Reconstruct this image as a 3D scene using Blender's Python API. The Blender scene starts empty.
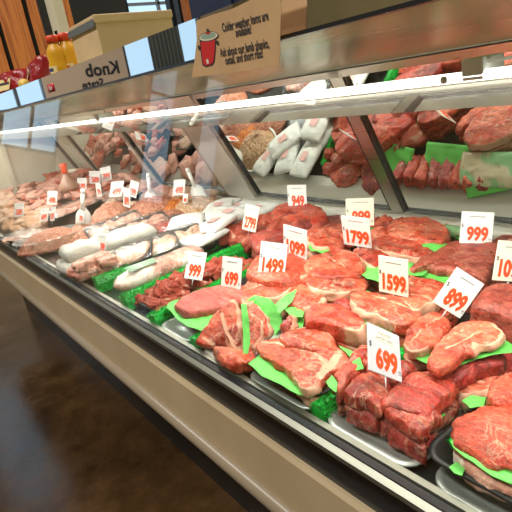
import bpy, bmesh, math, random
from mathutils import Vector, Matrix, noise
random.seed(7)
PI = math.pi
C = bpy.context.scene.collection
# ---------------------------------------------------------------- camera
AX = Vector((.608, -.161, .778)); AY = Vector((.777, .315, -.542))
AX.normalize(); AY = (AY - AX * AY.dot(AX)).normalized(); AZ = AX.cross(AY)
EYE = Vector((0, 0, 1.3))
cam = bpy.data.objects.new('camera', bpy.data.cameras.new('camera')); C.objects.link(cam)
cam.data.sensor_width = 36; cam.data.lens = 36; cam.data.clip_start = .02
cam.matrix_world = Matrix(((AX.x, AX.y, AX.z, 0), (AY.x, AY.y, AY.z, 0), (AZ.x, AZ.y, AZ.z, 1.3), (0, 0, 0, 1)))
bpy.context.scene.camera = cam
# ---------------------------------------------------------------- world, light, exposure
vs = bpy.context.scene.view_settings
vs.view_transform = 'Standard'; vs.look = 'None'; vs.gamma = 1; vs.exposure = 0.12
W = bpy.data.worlds.new('daylight'); bpy.context.scene.world = W; W.use_nodes = True
bg = W.node_tree.nodes['Background']; bg.inputs[0].default_value = (.55, .76, 1, 1); bg.inputs[1].default_value = 1.25

def area(name, loc, rot, sx, sy, power, col=(1, .97, .9)):
    l = bpy.data.lights.new(name, 'AREA'); l.shape = 'RECTANGLE'; l.size = sx; l.size_y = sy
    l.energy = power; l.color = col
    o = bpy.data.objects.new(name, l); C.objects.link(o); o.location = loc; o.rotation_euler = rot
    return o
area('ceiling_lamp_light', (-1.5, -1.8, 5.05), (0, 0, 0), 6, .6, 260)
area('ceiling_lamp_light', (-3.5, 3.2, 5.05), (0, 0, 0), 6, .5, 380)
area('case_lamp_light', (-1.6, .600, 1.2545), (math.radians(16), 0, 0), 4.6, .02, 27, (1, .98, .93))

# ---------------------------------------------------------------- pixel helpers (photo pixel + real height or depth -> point in the place)
def ray(x, y):
    r = Vector((x - 256, 256 - y, -512)); return Vector((r.dot(AX), r.dot(AY), r.dot(AZ)))
def onplane(x, y, p, n):
    r = ray(x, y); return EYE + r * ((Vector(p) - EYE).dot(n) / r.dot(n))
def atz(x, y, z): return onplane(x, y, (0, 0, z), Vector((0, 0, 1)))
def aty(x, y, Y): return onplane(x, y, (0, Y, 0), Vector((0, 1, 0)))

# ---------------------------------------------------------------- object helpers
def link(name, bm, m, parent=None, smooth=True, loc=None):
    me = bpy.data.meshes.new(name)
    bmesh.ops.recalc_face_normals(bm, faces=bm.faces)
    bm.to_mesh(me); bm.free()
    if smooth: me.polygons.foreach_set('use_smooth', [True] * len(me.polygons))
    if isinstance(m, (list, tuple)):
        for q in m: me.materials.append(q)
    else: me.materials.append(m)
    o = bpy.data.objects.new(name, me); C.objects.link(o)
    if parent: o.parent = parent
    if loc is not None: o.location = loc
    return o
def tag(o, label, cat, group=None, kind=None):
    if label: o['label'] = label
    if cat: o['category'] = cat
    if group: o['group'] = group
    if kind: o['kind'] = kind
    return o
def struct(name, bm, m, smooth=False):
    o = link(name, bm, m, smooth=smooth); o['kind'] = 'structure'; return o
def thing(name, label, cat, loc=(0, 0, 0), rot=(0, 0, 0), group=None):
    o = bpy.data.objects.new(name, None); C.objects.link(o); o.empty_display_size = .02
    o.location = loc; o.rotation_euler = rot
    return tag(o, label, cat, group)
def dup(root, loc=None, rot=None, label=None, scale=None):
    r = root.copy(); C.objects.link(r)
    if loc is not None: r.location = loc
    if rot is not None: r.rotation_euler = rot
    if scale is not None: r.scale = scale
    if label: r['label'] = label
    for ch in list(root.children):
        c = ch.copy(); C.objects.link(c); c.parent = r
        for g in list(ch.children):
            d = g.copy(); C.objects.link(d); d.parent = c
    return r
def box(bm, x0, x1, y0, y1, z0, z1, bev=0):
    vs_ = [bm.verts.new((x, y, z)) for x in (x0, x1) for y in (y0, y1) for z in (z0, z1)]
    fs = [(0, 1, 3, 2), (4, 6, 7, 5), (0, 4, 5, 1), (2, 3, 7, 6), (0, 2, 6, 4), (1, 5, 7, 3)]
    ff = [bm.faces.new([vs_[i] for i in f]) for f in fs]
    if bev:
        es = list({e for f in ff for e in f.edges})
        bmesh.ops.bevel(bm, geom=es, offset=bev, segments=2, affect='EDGES', profile=.5)
    return bm
def bx(*a, bev=0): return box(bmesh.new(), *a, bev=bev)
def prof(pts, x0, x1, bm=None):
    """prism: polygon in (y,z) run along X"""
    bm = bm or bmesh.new()
    a = [bm.verts.new((x0, y, z)) for y, z in pts]; b = [bm.verts.new((x1, y, z)) for y, z in pts]
    n = len(pts)
    for i in range(n): bm.faces.new((a[i], a[(i + 1) % n], b[(i + 1) % n], b[i]))
    bm.faces.new(a); bm.faces.new(b[::-1]); return bm
def tube(bm, p, q, r0, r1=None, n=12):
    p, q = Vector(p), Vector(q); r1 = r0 if r1 is None else r1
    d = (q - p); L = d.length; m = Matrix.Translation((p + q) / 2) @ d.to_track_quat('Z', 'Y').to_matrix().to_4x4()
    bmesh.ops.create_cone(bm, cap_ends=True, segments=n, radius1=r0, radius2=r1, depth=L, matrix=m); return bm
def lathe(bm, prof_, n=24, sx=1, sy=1):
    rings = []
    for r, z in prof_:
        rings.append([bm.verts.new((r * math.cos(2 * PI * k / n) * sx, r * math.sin(2 * PI * k / n) * sy, z)) for k in range(n)])
    for a, b in zip(rings, rings[1:]):
        for k in range(n): bm.faces.new((a[k], a[(k + 1) % n], b[(k + 1) % n], b[k]))
    bm.faces.new(rings[0][::-1]); bm.faces.new(rings[-1]); return bm

# ---------------------------------------------------------------- materials
def M(name, col, rough=.5, metal=0, spec=.5, coat=0, alpha=1, emit=None, es=0):
    m = bpy.data.materials.new(name); m.use_nodes = True
    b = m.node_tree.nodes['Principled BSDF']
    b.inputs['Base Color'].default_value = (*col, 1); b.inputs['Roughness'].default_value = rough
    b.inputs['Metallic'].default_value = metal; b.inputs['Specular IOR Level'].default_value = spec
    b.inputs['Coat Weight'].default_value = coat; b.inputs['Alpha'].default_value = alpha
    if emit: b.inputs['Emission Color'].default_value = (*emit, 1); b.inputs['Emission Strength'].default_value = es
    return m
class NT:
    def __init__(s, m): s.t = m.node_tree; s.n = s.t.nodes; s.b = s.n['Principled BSDF']
    def add(s, ty, **kw):
        n = s.n.new(ty)
        for k, v in kw.items():
            if k.startswith('i_'):
                key = k[2:]; key = int(key) if key.isdigit() else key.replace('_', ' ')
                n.inputs[key].default_value = v
            else: setattr(n, k, v)
        return n
    def l(s, a, ao, b, bi): s.t.links.new(a.outputs[ao], b.inputs[bi])
    def coords(s, scale=(1, 1, 1), rnd=True):
        tc = s.add('ShaderNodeTexCoord'); mp = s.add('ShaderNodeMapping'); mp.inputs['Scale'].default_value = scale
        s.l(tc, 'Object', mp, 'Vector')
        if rnd:
            oi = s.add('ShaderNodeObjectInfo'); mu = s.add('ShaderNodeMath', operation='MULTIPLY'); mu.inputs[1].default_value = 7
            s.l(oi, 'Random', mu, 0); s.l(mu, 0, mp, 'Location')
        return mp
    def noise(s, v, scale, detail=3, rough=.55, dist=0):
        n = s.add('ShaderNodeTexNoise'); n.inputs['Scale'].default_value = scale; n.inputs['Detail'].default_value = detail
        n.inputs['Roughness'].default_value = rough; n.inputs['Distortion'].default_value = dist; s.l(v, 0, n, 'Vector'); return n
    def ramp(s, src, out, stops):
        r = s.add('ShaderNodeValToRGB'); e = r.color_ramp.elements
        e[0].position = stops[0][0]; e[0].color = (*stops[0][1], 1); e[1].position = stops[-1][0]; e[1].color = (*stops[-1][1], 1)
        for p, c in stops[1:-1]: q = e.new(p); q.color = (*c, 1)
        s.l(src, out, r, 0); return r
    def mix(s, fac, fo, a, ao, b, bo, blend='MIX', f=1):
        m = s.add('ShaderNodeMix', data_type='RGBA', blend_type=blend); m.inputs[0].default_value = f
        if fac: s.l(fac, fo, m, 0)
        if isinstance(a, tuple): m.inputs[6].default_value = (*a, 1)
        else: s.l(a, ao, m, 6)
        if isinstance(b, tuple): m.inputs[7].default_value = (*b, 1)
        else: s.l(b, bo, m, 7)
        return m
    def bump(s, src, out, strength=.3, dist=.002):
        b = s.add('ShaderNodeBump'); b.inputs['Strength'].default_value = strength; b.inputs['Distance'].default_value = dist
        s.l(src, out, b, 'Height'); s.l(b, 0, s.b, 'Normal'); return b
def g3(v): return (v, v, v)

def meat_mat(name, c0, c1, c2, fatcol=(.72, .39, .25), marb=.5, scale=1.0, grain=(1, 1, 1)):
    m = M(name, c1, .38, spec=.45); t = NT(m)
    co = t.coords(tuple(scale * g for g in grain))
    big = t.noise(co, 14, 3, .6, .6); r = t.ramp(big, 0, [(.3, c0), (.5, c1), (.72, c2)])
    # marbling: thin pale veins where a warped noise crosses its middle
    v = t.noise(co, 24, 4, .6, 1.2); va = t.add('ShaderNodeMath', operation='SUBTRACT'); t.l(v, 0, va, 0); va.inputs[1].default_value = .5
    vb = t.add('ShaderNodeMath', operation='ABSOLUTE'); t.l(va, 0, vb, 0)
    vr = t.ramp(vb, 0, [(0, g3(marb)), (.018, g3(marb * .35)), (.05, g3(0))])
    pn = t.noise(co, 9, 2); pr = t.ramp(pn, 0, [(.42, g3(0)), (.6, g3(1))])
    vm = t.add('ShaderNodeMath', operation='MULTIPLY'); t.l(vr, 0, vm, 0); t.l(pr, 0, vm, 1)
    c = t.mix(vm, 0, r, 0, fatcol, 0)
    v2 = t.noise(co, 62, 3, .6, 1.0); v2a = t.add('ShaderNodeMath', operation='SUBTRACT'); t.l(v2, 0, v2a, 0); v2a.inputs[1].default_value = .5
    v2b = t.add('ShaderNodeMath', operation='ABSOLUTE'); t.l(v2a, 0, v2b, 0); v2r = t.ramp(v2b, 0, [(0, g3(marb * .4)), (.025, g3(0))]); c = t.mix(v2r, 0, c, 2, fatcol, 0)
    # fine fibre
    fn = t.noise(co, 170, 3, .7); fr = t.ramp(fn, 0, [(.3, g3(.72)), (.7, g3(1.18))])
    c = t.mix(None, 0, c, 2, fr, 0, 'MULTIPLY')
    mp2 = t.add('ShaderNodeMapping'); mp2.inputs['Scale'].default_value = (.35, 1.6, 1); mp2.inputs['Rotation'].default_value = (0, 0, .5); t.l(co, 0, mp2, 'Vector')
    st = t.noise(mp2, 75, 4, .6, .8); sr = t.ramp(st, 0, [(.30, g3(.42)), (.5, g3(.98)), (.68, g3(1.3))])  # fibre streaks; the dark end also paints crevice shade into the meat
    c = t.mix(None, 0, c, 2, sr, 0, 'MULTIPLY')
    at = t.add('ShaderNodeAttribute', attribute_name='fat')
    n2 = t.noise(co, 45, 3, .6); ma = t.add('ShaderNodeMath', operation='MULTIPLY_ADD'); t.l(n2, 0, ma, 0); ma.inputs[1].default_value = 1.1; ma.inputs[2].default_value = -.55
    ad = t.add('ShaderNodeMath', operation='ADD'); t.l(at, 'Fac', ad, 0); t.l(ma, 0, ad, 1)
    fm = t.ramp(ad, 0, [(.38, g3(0)), (.62, g3(1))])
    fcn = t.noise(co, 30, 3); fc = t.ramp(fcn, 0, [(.3, tuple(x * .78 for x in fatcol)), (.6, fatcol), (.8, (.85, .66, .5))])
    c = t.mix(fm, 0, c, 2, fc, 0)
    t.l(c, 2, t.b, 'Base Color')
    hb = t.noise(co, 90, 5, .7, .4); hm = t.mix(None, 0, hb, 0, st, 0, 'MIX', .35); t.bump(hm, 2, .8, .0045)
    rr = t.noise(co, 40, 2); rg = t.ramp(rr, 0, [(.3, g3(.25)), (.7, g3(.5))]); t.l(rg, 0, t.b, 'Roughness')
    return m
MEAT = meat_mat('beef_bright_red', (.20, .008, .004), (.50, .034, .014), (.66, .11, .05), marb=.8)
MEATM = meat_mat('beef_marbled', (.26, .014, .006), (.56, .060, .024), (.72, .18, .09), marb=1.0, scale=1.2)
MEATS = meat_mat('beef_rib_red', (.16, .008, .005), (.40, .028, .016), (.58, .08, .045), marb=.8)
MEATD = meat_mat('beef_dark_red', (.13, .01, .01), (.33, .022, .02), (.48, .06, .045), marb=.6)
MEATP = meat_mat('pork_pink', (.58, .20, .14), (.76, .34, .25), (.86, .50, .38), marb=.6, fatcol=(.90, .74, .62))
MEATF = meat_mat('flank_red', (.36, .04, .03), (.50, .08, .06), (.60, .16, .12), marb=.6, grain=(.5, 3, 1))
MEATR = meat_mat('round_red', (.40, .026, .010), (.56, .058, .024), (.66, .12, .055), marb=.9, scale=1.6)

MEATB = meat_mat('beef_brown_red', (.22, .022, .014), (.36, .052, .032), (.44, .095, .06), marb=.5, scale=1.5)
def paper_mat(name, col, bump=.3, rough=.6, sc=30):
    m = M(name, col, rough); t = NT(m); co = t.coords()
    n = t.noise(co, sc, 4, .6); r = t.ramp(n, 0, [(.3, tuple(x * .9 for x in col)), (.7, tuple(min(1, x * 1.06) for x in col))])
    t.l(r, 0, t.b, 'Base Color'); t.bump(n, 0, bump, .004); return m
GREENP = paper_mat('light_green_paper', (.13, .56, .09))
GREENG = M('plastic_grass_green', (.005, .42, .045), .35)
_t = NT(GREENG); _co = _t.coords(); _n = _t.noise(_co, 120, 3); _r = _t.ramp(_n, 0, [(.3, (.002, .20, .02)), (.7, (.01, .60, .07))]); _t.l(_r, 0, _t.b, 'Base Color')
WHITEP = paper_mat('white_butcher_paper', (.62, .60, .53), .8, .6)
KRAFT = paper_mat('kraft_paper', (.60, .38, .19), .25, .8, 12)
CARDB = paper_mat('cardboard', (.60, .42, .23), .1, .75, 8)
CARD = M('card_white', (.83, .82, .80), .45)
CARDC = M('card_cream', (.85, .80, .66), .45)
ORANGE = M('price_orange', (.95, .075, .01), .45)
INK = M('ink', (.03, .03, .035), .6)
BLACKF = M('black_foam', (.010, .010, .011), .5); SILVERF = M('silver_grey_tray', (.52, .54, .51), .30, .45)
for mm in (BLACKF, SILVERF):
    t = NT(mm); co = t.coords(); n = t.noise(co, 60, 3); t.bump(n, 0, .15, .002)
def metal(name, col, rough, aniso=(1, 40, 40), m_=1.0, b=.15):
    m = M(name, col, rough, m_); t = NT(m); co = t.coords(aniso, False); n = t.noise(co, 8, 4, .6)
    r = t.ramp(n, 0, [(.3, tuple(x * .98 for x in col)), (.7, tuple(min(1, x * 1.01) for x in col))]); t.l(r, 0, t.b, 'Base Color')
    rr = t.ramp(n, 0, [(.3, g3(rough * .95)), (.7, g3(rough * 1.08))]); t.l(rr, 0, t.b, 'Roughness'); return m
STEEL = metal('brushed_steel', (.62, .61, .55), .3, m_=.6)
ALU = metal('aluminium_trim', (.50, .49, .44), .28)
CANOPY = metal('canopy_steel', (.46, .50, .28), .2, (.6, 12, 12), .3)
FASCIA = metal('polished_fascia', (.80, .80, .80), .012, (.6, 6, 6))
MIRROR = metal('mirror_glass', (.80, .82, .78), .012, (1, 1, 1))
DARKM = M('black_frame', (.02, .022, .024), .25)
BEIGE = M('beige_panel', (.50, .38, .23), .38)
t = NT(BEIGE); co = t.coords((1, 1, 1), False); n = t.noise(co, 6, 5); r = t.ramp(n, 0, [(.3, (.46, .35, .21)), (.7, (.53, .41, .25))]); t.l(r, 0, t.b, 'Base Color')
BUMPER = M('taupe_bumper', (.33, .26, .18), .3)
CASEW = M('case_end_white', (.78, .74, .60), .35)
DECK = M('deck_black_steel', (.05, .055, .055), .22, .6)
PLASTW = M('white_plastic', (.85, .85, .80), .35)
def film(name, tint=(1, 1, 1), base=.03, rough=.02, gain=1.0, body=0, bodycol=(.9, .9, .9), bump=0):
    """thin clear sheet: transparent, with mirror-like reflection by Fresnel"""
    m = bpy.data.materials.new(name); m.use_nodes = True; nt = m.node_tree; nt.nodes.clear()
    o = nt.nodes.new('ShaderNodeOutputMaterial'); tr = nt.nodes.new('ShaderNodeBsdfTransparent'); tr.inputs[0].default_value = (*tint, 1)
    gl = nt.nodes.new('ShaderNodeBsdfGlossy'); gl.inputs['Roughness'].default_value = rough
    ge = nt.nodes.new('ShaderNodeNewGeometry'); dt = nt.nodes.new('ShaderNodeVectorMath'); dt.operation = 'DOT_PRODUCT'
    nt.links.new(ge.outputs['Normal'], dt.inputs[0]); nt.links.new(ge.outputs['Incoming'], dt.inputs[1])
    def mth(op, a, b):
        q = nt.nodes.new('ShaderNodeMath'); q.operation = op
        for k_, v_ in ((0, a), (1, b)):
            if v_ is None: continue
            if isinstance(v_, (int, float)): q.inputs[k_].default_value = v_
            else: nt.links.new(v_, q.inputs[k_])
        return q.outputs[0]
    dot = mth('ABSOLUTE', dt.outputs['Value'], None)
    frs = mth('ADD', mth('MULTIPLY', mth('POWER', mth('SUBTRACT', 1.0, dot), 5.0), .96), .04)      # Schlick
    ma = nt.nodes.new('ShaderNodeMath'); ma.operation = 'MULTIPLY_ADD'; ma.inputs[1].default_value = gain; ma.inputs[2].default_value = base; ma.use_clamp = True
    nt.links.new(frs, ma.inputs[0]); mx = nt.nodes.new('ShaderNodeMixShader'); nt.links.new(ma.outputs[0], mx.inputs[0])
    nt.links.new(tr.outputs[0], mx.inputs[1]); nt.links.new(gl.outputs[0], mx.inputs[2]); last = mx
    if body:
        df = nt.nodes.new('ShaderNodeBsdfDiffuse'); df.inputs[0].default_value = (*bodycol, 1); m2 = nt.nodes.new('ShaderNodeMixShader'); m2.inputs[0].default_value = body
        nt.links.new(mx.outputs[0], m2.inputs[1]); nt.links.new(df.outputs[0], m2.inputs[2]); last = m2
    if bump:
        n = nt.nodes.new('ShaderNodeTexNoise'); n.inputs['Scale'].default_value = 28; n.inputs['Distortion'].default_value = 1.5; b = nt.nodes.new('ShaderNodeBump')
        tc = nt.nodes.new('ShaderNodeTexCoord'); nt.links.new(tc.outputs['Object'], n.inputs[0]); nt.links.new(n.outputs[0], b.inputs['Height'])
        b.inputs['Strength'].default_value = bump; b.inputs['Distance'].default_value = .01; nt.links.new(b.outputs[0], gl.inputs['Normal']); nt.links.new(b.outputs[0], dt.inputs[0])
    nt.links.new(last.outputs[0], o.inputs[0]); return m
GLASS = film('window_glass', (.97, 1, .98), .0, .01, .9)
FRONTG = film('case_glass', (.97, .99, .97), .01, .015, 1.0)
WRAP = film('clear_wrap', (1, 1, 1), .05, .12, 1.2, .03, bump=.8)
BAGF = film('clear_bag', (1, 1, 1), .05, .15, 1.2, .05, bump=.9)

def floor_mat():
    m = M('stained_concrete', (.05, .03, .018), .14); t = NT(m); co = t.coords((1, 1, 1), False)
    n = t.noise(co, 1.6, 6, .65, .6); r = t.ramp(n, 0, [(.3, (.022, .012, .005)), (.55, (.075, .038, .014)), (.75, (.13, .075, .032))])
    n2 = t.noise(co, 9, 5, .7); r2 = t.ramp(n2, 0, [(.35, g3(.7)), (.7, g3(1.2))]); c = t.mix(None, 0, r, 0, r2, 0, 'MULTIPLY'); t.l(c, 2, t.b, 'Base Color')
    rr = t.ramp(n2, 0, [(.3, g3(.12)), (.7, g3(.24))]); t.l(rr, 0, t.b, 'Roughness'); t.bump(n2, 0, .06, .01); return m
def wood_mat():
    m = M('orange_pine', (.45, .14, .03), .5); t = NT(m); co = t.coords((14, 14, 1.6))
    n = t.noise(co, 1.2, 5, .6, 2.2); r = t.ramp(n, 0, [(.25, (.09, .02, .006)), (.42, (.38, .10, .018)), (.6, (.58, .19, .035)), (.8, (.42, .12, .02))]); t.l(r, 0, t.b, 'Base Color')
    v = t.add('ShaderNodeTexVoronoi'); v.inputs['Scale'].default_value = .5; t.l(co, 0, v, 'Vector'); k = t.ramp(v, 0, [(.05, (.05, .012, .004)), (.13, (1, 1, 1))])
    c = t.mix(None, 0, r, 0, k, 0, 'MULTIPLY'); t.l(c, 2, t.b, 'Base Color'); return m
FLOORM = floor_mat(); WOOD = wood_mat()
WALLT = paper_mat('tan_wall', (.42, .34, .24), .05, .9, 5); WALLD = paper_mat('brown_wall', (.22, .17, .07), .05, .8, 3); CEILM = paper_mat('ceiling_tile', (.55, .54, .50), .05, .9, 9)
WFRAME = M('window_frame_dark', (.10, .11, .12), .4)

# ---------------------------------------------------------------- the room
CH = 5.2
struct('floor', bx(-8, 4, -5, 6, -.1, 0), FLOORM)
struct('ceiling', bx(-8, 4, -5, 6, CH, CH + .1), CEILM)
struct('wall_back', bx(-8, 4, 6, 6.1, 0, CH), WALLT)
struct('wall_front', bx(-8, 4, -5.1, -5, 0, CH), WALLD)
struct('wall_right', bx(4, 4.1, -5, 6, 0, CH), WALLT)
wins = [(-4.3, -2.75, .9, 3.3), (-1.45, -.6, 1.45, 3.3), (.1, 1.3, 2.3, 4.9), (2.3, 5.3, 1.0, 3.6)]
bmw = bmesh.new(); y = -5
for a, b, z0, z1 in wins:
    box(bmw, -8.15, -8, y, a, 0, CH); box(bmw, -8.15, -8, a, b, 0, z0); box(bmw, -8.15, -8, a, b, z1, CH); y = b
box(bmw, -8.15, -8, y, 6, 0, CH)
struct('wall_left', bmw, WALLT)
for i, (a, b, z0, z1) in enumerate(wins):
    bm = bmesh.new(); f = .05
    box(bm, -8.12, -8.02, a, a + f, z0, z1); box(bm, -8.12, -8.02, b - f, b, z0, z1); box(bm, -8.12, -8.02, a, b, z0, z0 + f); box(bm, -8.12, -8.02, a, b, z1 - f, z1)
    nm = max(2, int((b - a) / .75))
    for k in range(1, nm): yy = a + (b - a) * k / nm; box(bm, -8.1, -8.04, yy - .02, yy + .02, z0, z1)
    zz = 2.75; box(bm, -8.1, -8.04, a, b, zz - .02, zz + .02)
    o = struct('window_%d' % (i + 1), bm, WFRAME)
    g = link('window_pane', bx(-8.075, -8.07, a, b, z0, z1), GLASS, o, False)
# white curtain panel and dark drape by the first window (seen in the polished fascia)
bm = bmesh.new(); N = 40
vv = [[bm.verts.new((-7.9 + .03 * math.sin(k * 1.3), -3.75 + .6 * k / N, z)) for z in (.5, 3.5)] for k in range(N + 1)]
for a, b in zip(vv, vv[1:]): bm.faces.new((a[0], b[0], b[1], a[1]))
o = link('drape', bm, M('grey_drape', (.10, .11, .10), .8)); tag(o, 'dark grey hanging drape reflected in the polished strip above the case', 'drape')
md = o.modifiers.new('s', 'SOLIDIFY'); md.thickness = .01

# ---------------------------------------------------------------- text
def text_mesh(s, size, mat, parent, name, mtx, bold=0, sx=1, align='CENTER', ext=.0):
    cu = bpy.data.curves.new('t', 'FONT'); cu.body = s; cu.size = size; cu.align_x = align; cu.align_y = 'CENTER'; cu.offset = bold; cu.extrude = ext
    cu.resolution_u = 3
    to = bpy.data.objects.new('t', cu); C.objects.link(to)
    dg = bpy.context.evaluated_depsgraph_get(); me = bpy.data.meshes.new_from_object(to.evaluated_get(dg))
    bpy.data.objects.remove(to); me.transform(Matrix.Diagonal((sx, 1, 1, 1))); me.transform(mtx)
    me.materials.clear(); me.materials.append(mat)
    o = bpy.data.objects.new(name, me); C.objects.link(o); o.parent = parent; return o

# big tan notice on the left wall, read backwards in the fascia
t_ = thing('wall_sign', 'tan wall sign with dark serif lettering, seen mirrored in the polished strip', 'sign', (-7.9, -2.1, 1.68))
link('board', bx(-.02, .02, -.60, .72, -.45, .52, bev=.004), M('sign_tan', (.64, .49, .36), .7), t_, False)
# +X facing: text x axis = +Y ... viewer stands at +X looking -X, right hand is +Y
mt = Matrix(((0, 0, 1, .026), (1, 0, 0, -.2), (0, 1, 0, .17), (0, 0, 0, 1)))
text_mesh('Knob', .25, INK, t_, 'lettering', mt, .008)
mt = Matrix(((0, 0, 1, .026), (1, 0, 0, 0), (0, 1, 0, -.02), (0, 0, 0, 1)))
text_mesh('State', .17, INK, t_, 'lettering', mt, .005)

# ---------------------------------------------------------------- the display case (X0 far end, X1 near end)
XL, XR = -3.95, .9
case = thing('refrigerated_display_case', 'long glass-fronted butcher counter with beige body, steel trim and mirrored back', 'display case', (0, 0, 0))
def part(name, bm, m, smooth=False, p=None): return link(name, bm, m, p or case, smooth)
DZ = .80
part('kick_base', bx(XL, XR, .62, 1.45, 0, .50), DARKM)
part('deck_pan', prof([(.41, DZ - .012), (1.30, DZ - .012), (1.30, DZ), (.41, DZ)], XL, XR), DECK)
part('tank_body', prof([(.43, .50), (1.45, .50), (1.45, .785), (.43, .785)], XL, XR), DARKM)
part('rear_ledge', prof([(1.16, DZ), (1.16, DZ + .022), (1.20, DZ + .027), (1.42, DZ + .03), (1.42, DZ)], XL, XR), STEEL)
# slotted mirror track
bm = prof([(1.262, .828), (1.262, .842), (1.27, .842), (1.27, .834), (1.282, .834), (1.282, .846), (1.34, .846), (1.34, .828)], XL, XR); part('mirror_track', bm, ALU)
# front rail: channel that holds the glass
RAILM = metal('rail_metal', (.26, .26, .21), .38, m_=.8)
part('front_rail', prof([(.380, .798), (.380, .806), (.388, .811), (.390, .800), (.400, .800), (.402, .816), (.412, .816), (.414, .800), (.43, .798)], XL, XR), RAILM)
part('rail_gasket', prof([(.3895, .8005), (.3895, .812), (.4005, .812), (.4005, .8005)], XL, XR), DARKM)
part('recess_strip', prof([(.408, .70), (.408, .798), (.43, .798), (.43, .70)], XL, XR), DARKM)
part('body_panel', prof([(.396, .704), (.402, .710), (.43, .710), (.43, .56), (.40, .565), (.388, .60)], XL, XR), BEIGE)
bm = bmesh.new(); r = .0175
pts = [(.389 + math.cos(a) * r, .586 + math.sin(a) * r) for a in [PI * 2 * k / 20 for k in range(20)]]
part('bumper', prof(pts, XL - .01, XR), BUMPER, True)
# front glass
gl = part('front_glass', prof([(.393, .802), (.397, .802), (.502, 1.352), (.498, 1.352)], XL, XR), FRONTG)
# top: fascia, canopy underside, roof
part('fascia', prof([(.492, 1.352), (.492, 1.412), (.502, 1.412), (.502, 1.352)], XL, XR), FASCIA)
part('fascia_seam', prof([(.489, 1.348), (.489, 1.353), (.506, 1.353), (.506, 1.348)], XL, XR), DARKM)
part('canopy', prof([(.504, 1.350), (1.045, 1.300), (1.30, 1.300), (1.30, 1.40), (.504, 1.405)], XL, XR), CANOPY)
part('canopy_lip', prof([(1.03, 1.299), (1.03, 1.303), (1.05, 1.301), (1.05, 1.297)], XL, XR), ALU)
# tilted mirror doors: slots between mullions
B = Vector((0, 1.275, .838)); T = Vector((0, 1.045, 1.299)); sv = (T - B); sl = sv.length; sv.normalize(); nv = Vector((0, -sv.z, sv.y))   # nv faces the customer
def slab(bm, x0, x1, a0, a1, d0, d1, bev=0):
    n0 = len(bm.verts); bm.verts.ensure_lookup_table()
    b2 = bx(x0, x1, d0, d1, a0, a1)
    for v in b2.verts:
        p = B + sv * v.co.z + nv * v.co.y; v.co = Vector((v.co.x, p.y, p.z))
    me = bpy.data.meshes.new('x'); b2.to_mesh(me); b2.free(); bm.from_mesh(me); bpy.data.meshes.remove(me)
edges = [XL + .05, -3.52, -2.62, -1.74, -1.0, -.16, .85]
part('mirror_backing', (lambda b: (slab(b, XL, XR, -.01, sl, -.03, -.012), b)[1])(bmesh.new()), DARKM)
for i, (a, b_) in enumerate(zip(edges, edges[1:])):
    if i == 2: b_ -= .20
    if i == 0: a, b_ = a, b_ - .1
    bm = bmesh.new(); slab(bm, a + .01, b_ - .01, 0, sl, -.010, -.004); mo = part('mirror_door', bm, MIRROR)
    bm = bmesh.new()
    for (u0, u1, w0, w1) in ((a, a + .022, 0, sl), (b_ - .022, b_, 0, sl), (a, b_, 0, .018), (a, b_, sl - .02, sl)): slab(bm, u0, u1, w0, w1, -.004, .008)
    link('door_frame', bm, ALU, mo, False)
    bm = bmesh.new()
    for (u0, u1, w0, w1) in ((a + .022, a + .030, .018, sl - .02), (b_ - .032, b_ - .022, .018, sl - .02), (a + .022, b_ - .022, .018, .024)): slab(bm, u0, u1, w0, w1, -.0035, .004)
    link('frame_gasket', bm, DARKM, mo, False)
for x0, x1 in ((-1.94, -1.74), (-2.64, -2.60), (-3.66, -3.50)):
    bm = bmesh.new(); slab(bm, x0, x1, 0, sl, -.004, .012); part('door_post', bm, STEEL)
# end wall far left
part('end_panel', bx(XL - .05, XL, .43, 1.42, .5, 1.40), CASEW)
part('end_panel', bx(XR, XR + .05, .43, 1.42, .5, 1.40), CASEW)
bm = bx(XL, XL + .02, .78, .81, .8, 1.28); box(bm, XL, XL + .02, .78, 1.1, 1.215, 1.25); part('end_trim', bm, CASEW)
# light fixture
lampm = M('lamp_tube', (1, 1, 1), .3, emit=(1, .98, .90), es=2.6)
REFL = M('reflector_white', (.95, .90, .82), .02, .8)
o = part('lamp_reflector', prof([(.605, 1.259), (.742, 1.213), (.742, 1.216), (.72, 1.262), (.605, 1.262)], XL + .01, XR - .01), REFL)
bm = bmesh.new(); r = .0062
pts = [(.598 + math.cos(a) * r, 1.2665 + math.sin(a) * r * 1.0) for a in [PI * 2 * k / 12 for k in range(12)]]
part('lamp_tube', prof(pts, XL + .02, XR - .02), lampm, True, o)
for xx in (-.35, -1.55, -2.9):
    b = bx(xx - .012, xx + .016, .592, .64, 1.262, 1.287, bev=.002); br = part('lamp_bracket', b, PLASTW, False, o)
bm = bmesh.new()
for xx in (-.33, -.27): tube(bm, (xx, .60, 1.27), (xx, .60, 1.278), .006)
part('lamp_rod', prof([(.60, 1.279), (.60, 1.283), (.606, 1.283), (.606, 1.279)], -.34, .4), PLASTW, False, o)
bm = bmesh.new(); tube(bm, (-.385, .590, 1.266), (-.385, .594, 1.266), .0045); part('screw', bm, STEEL, True, o)

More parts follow.
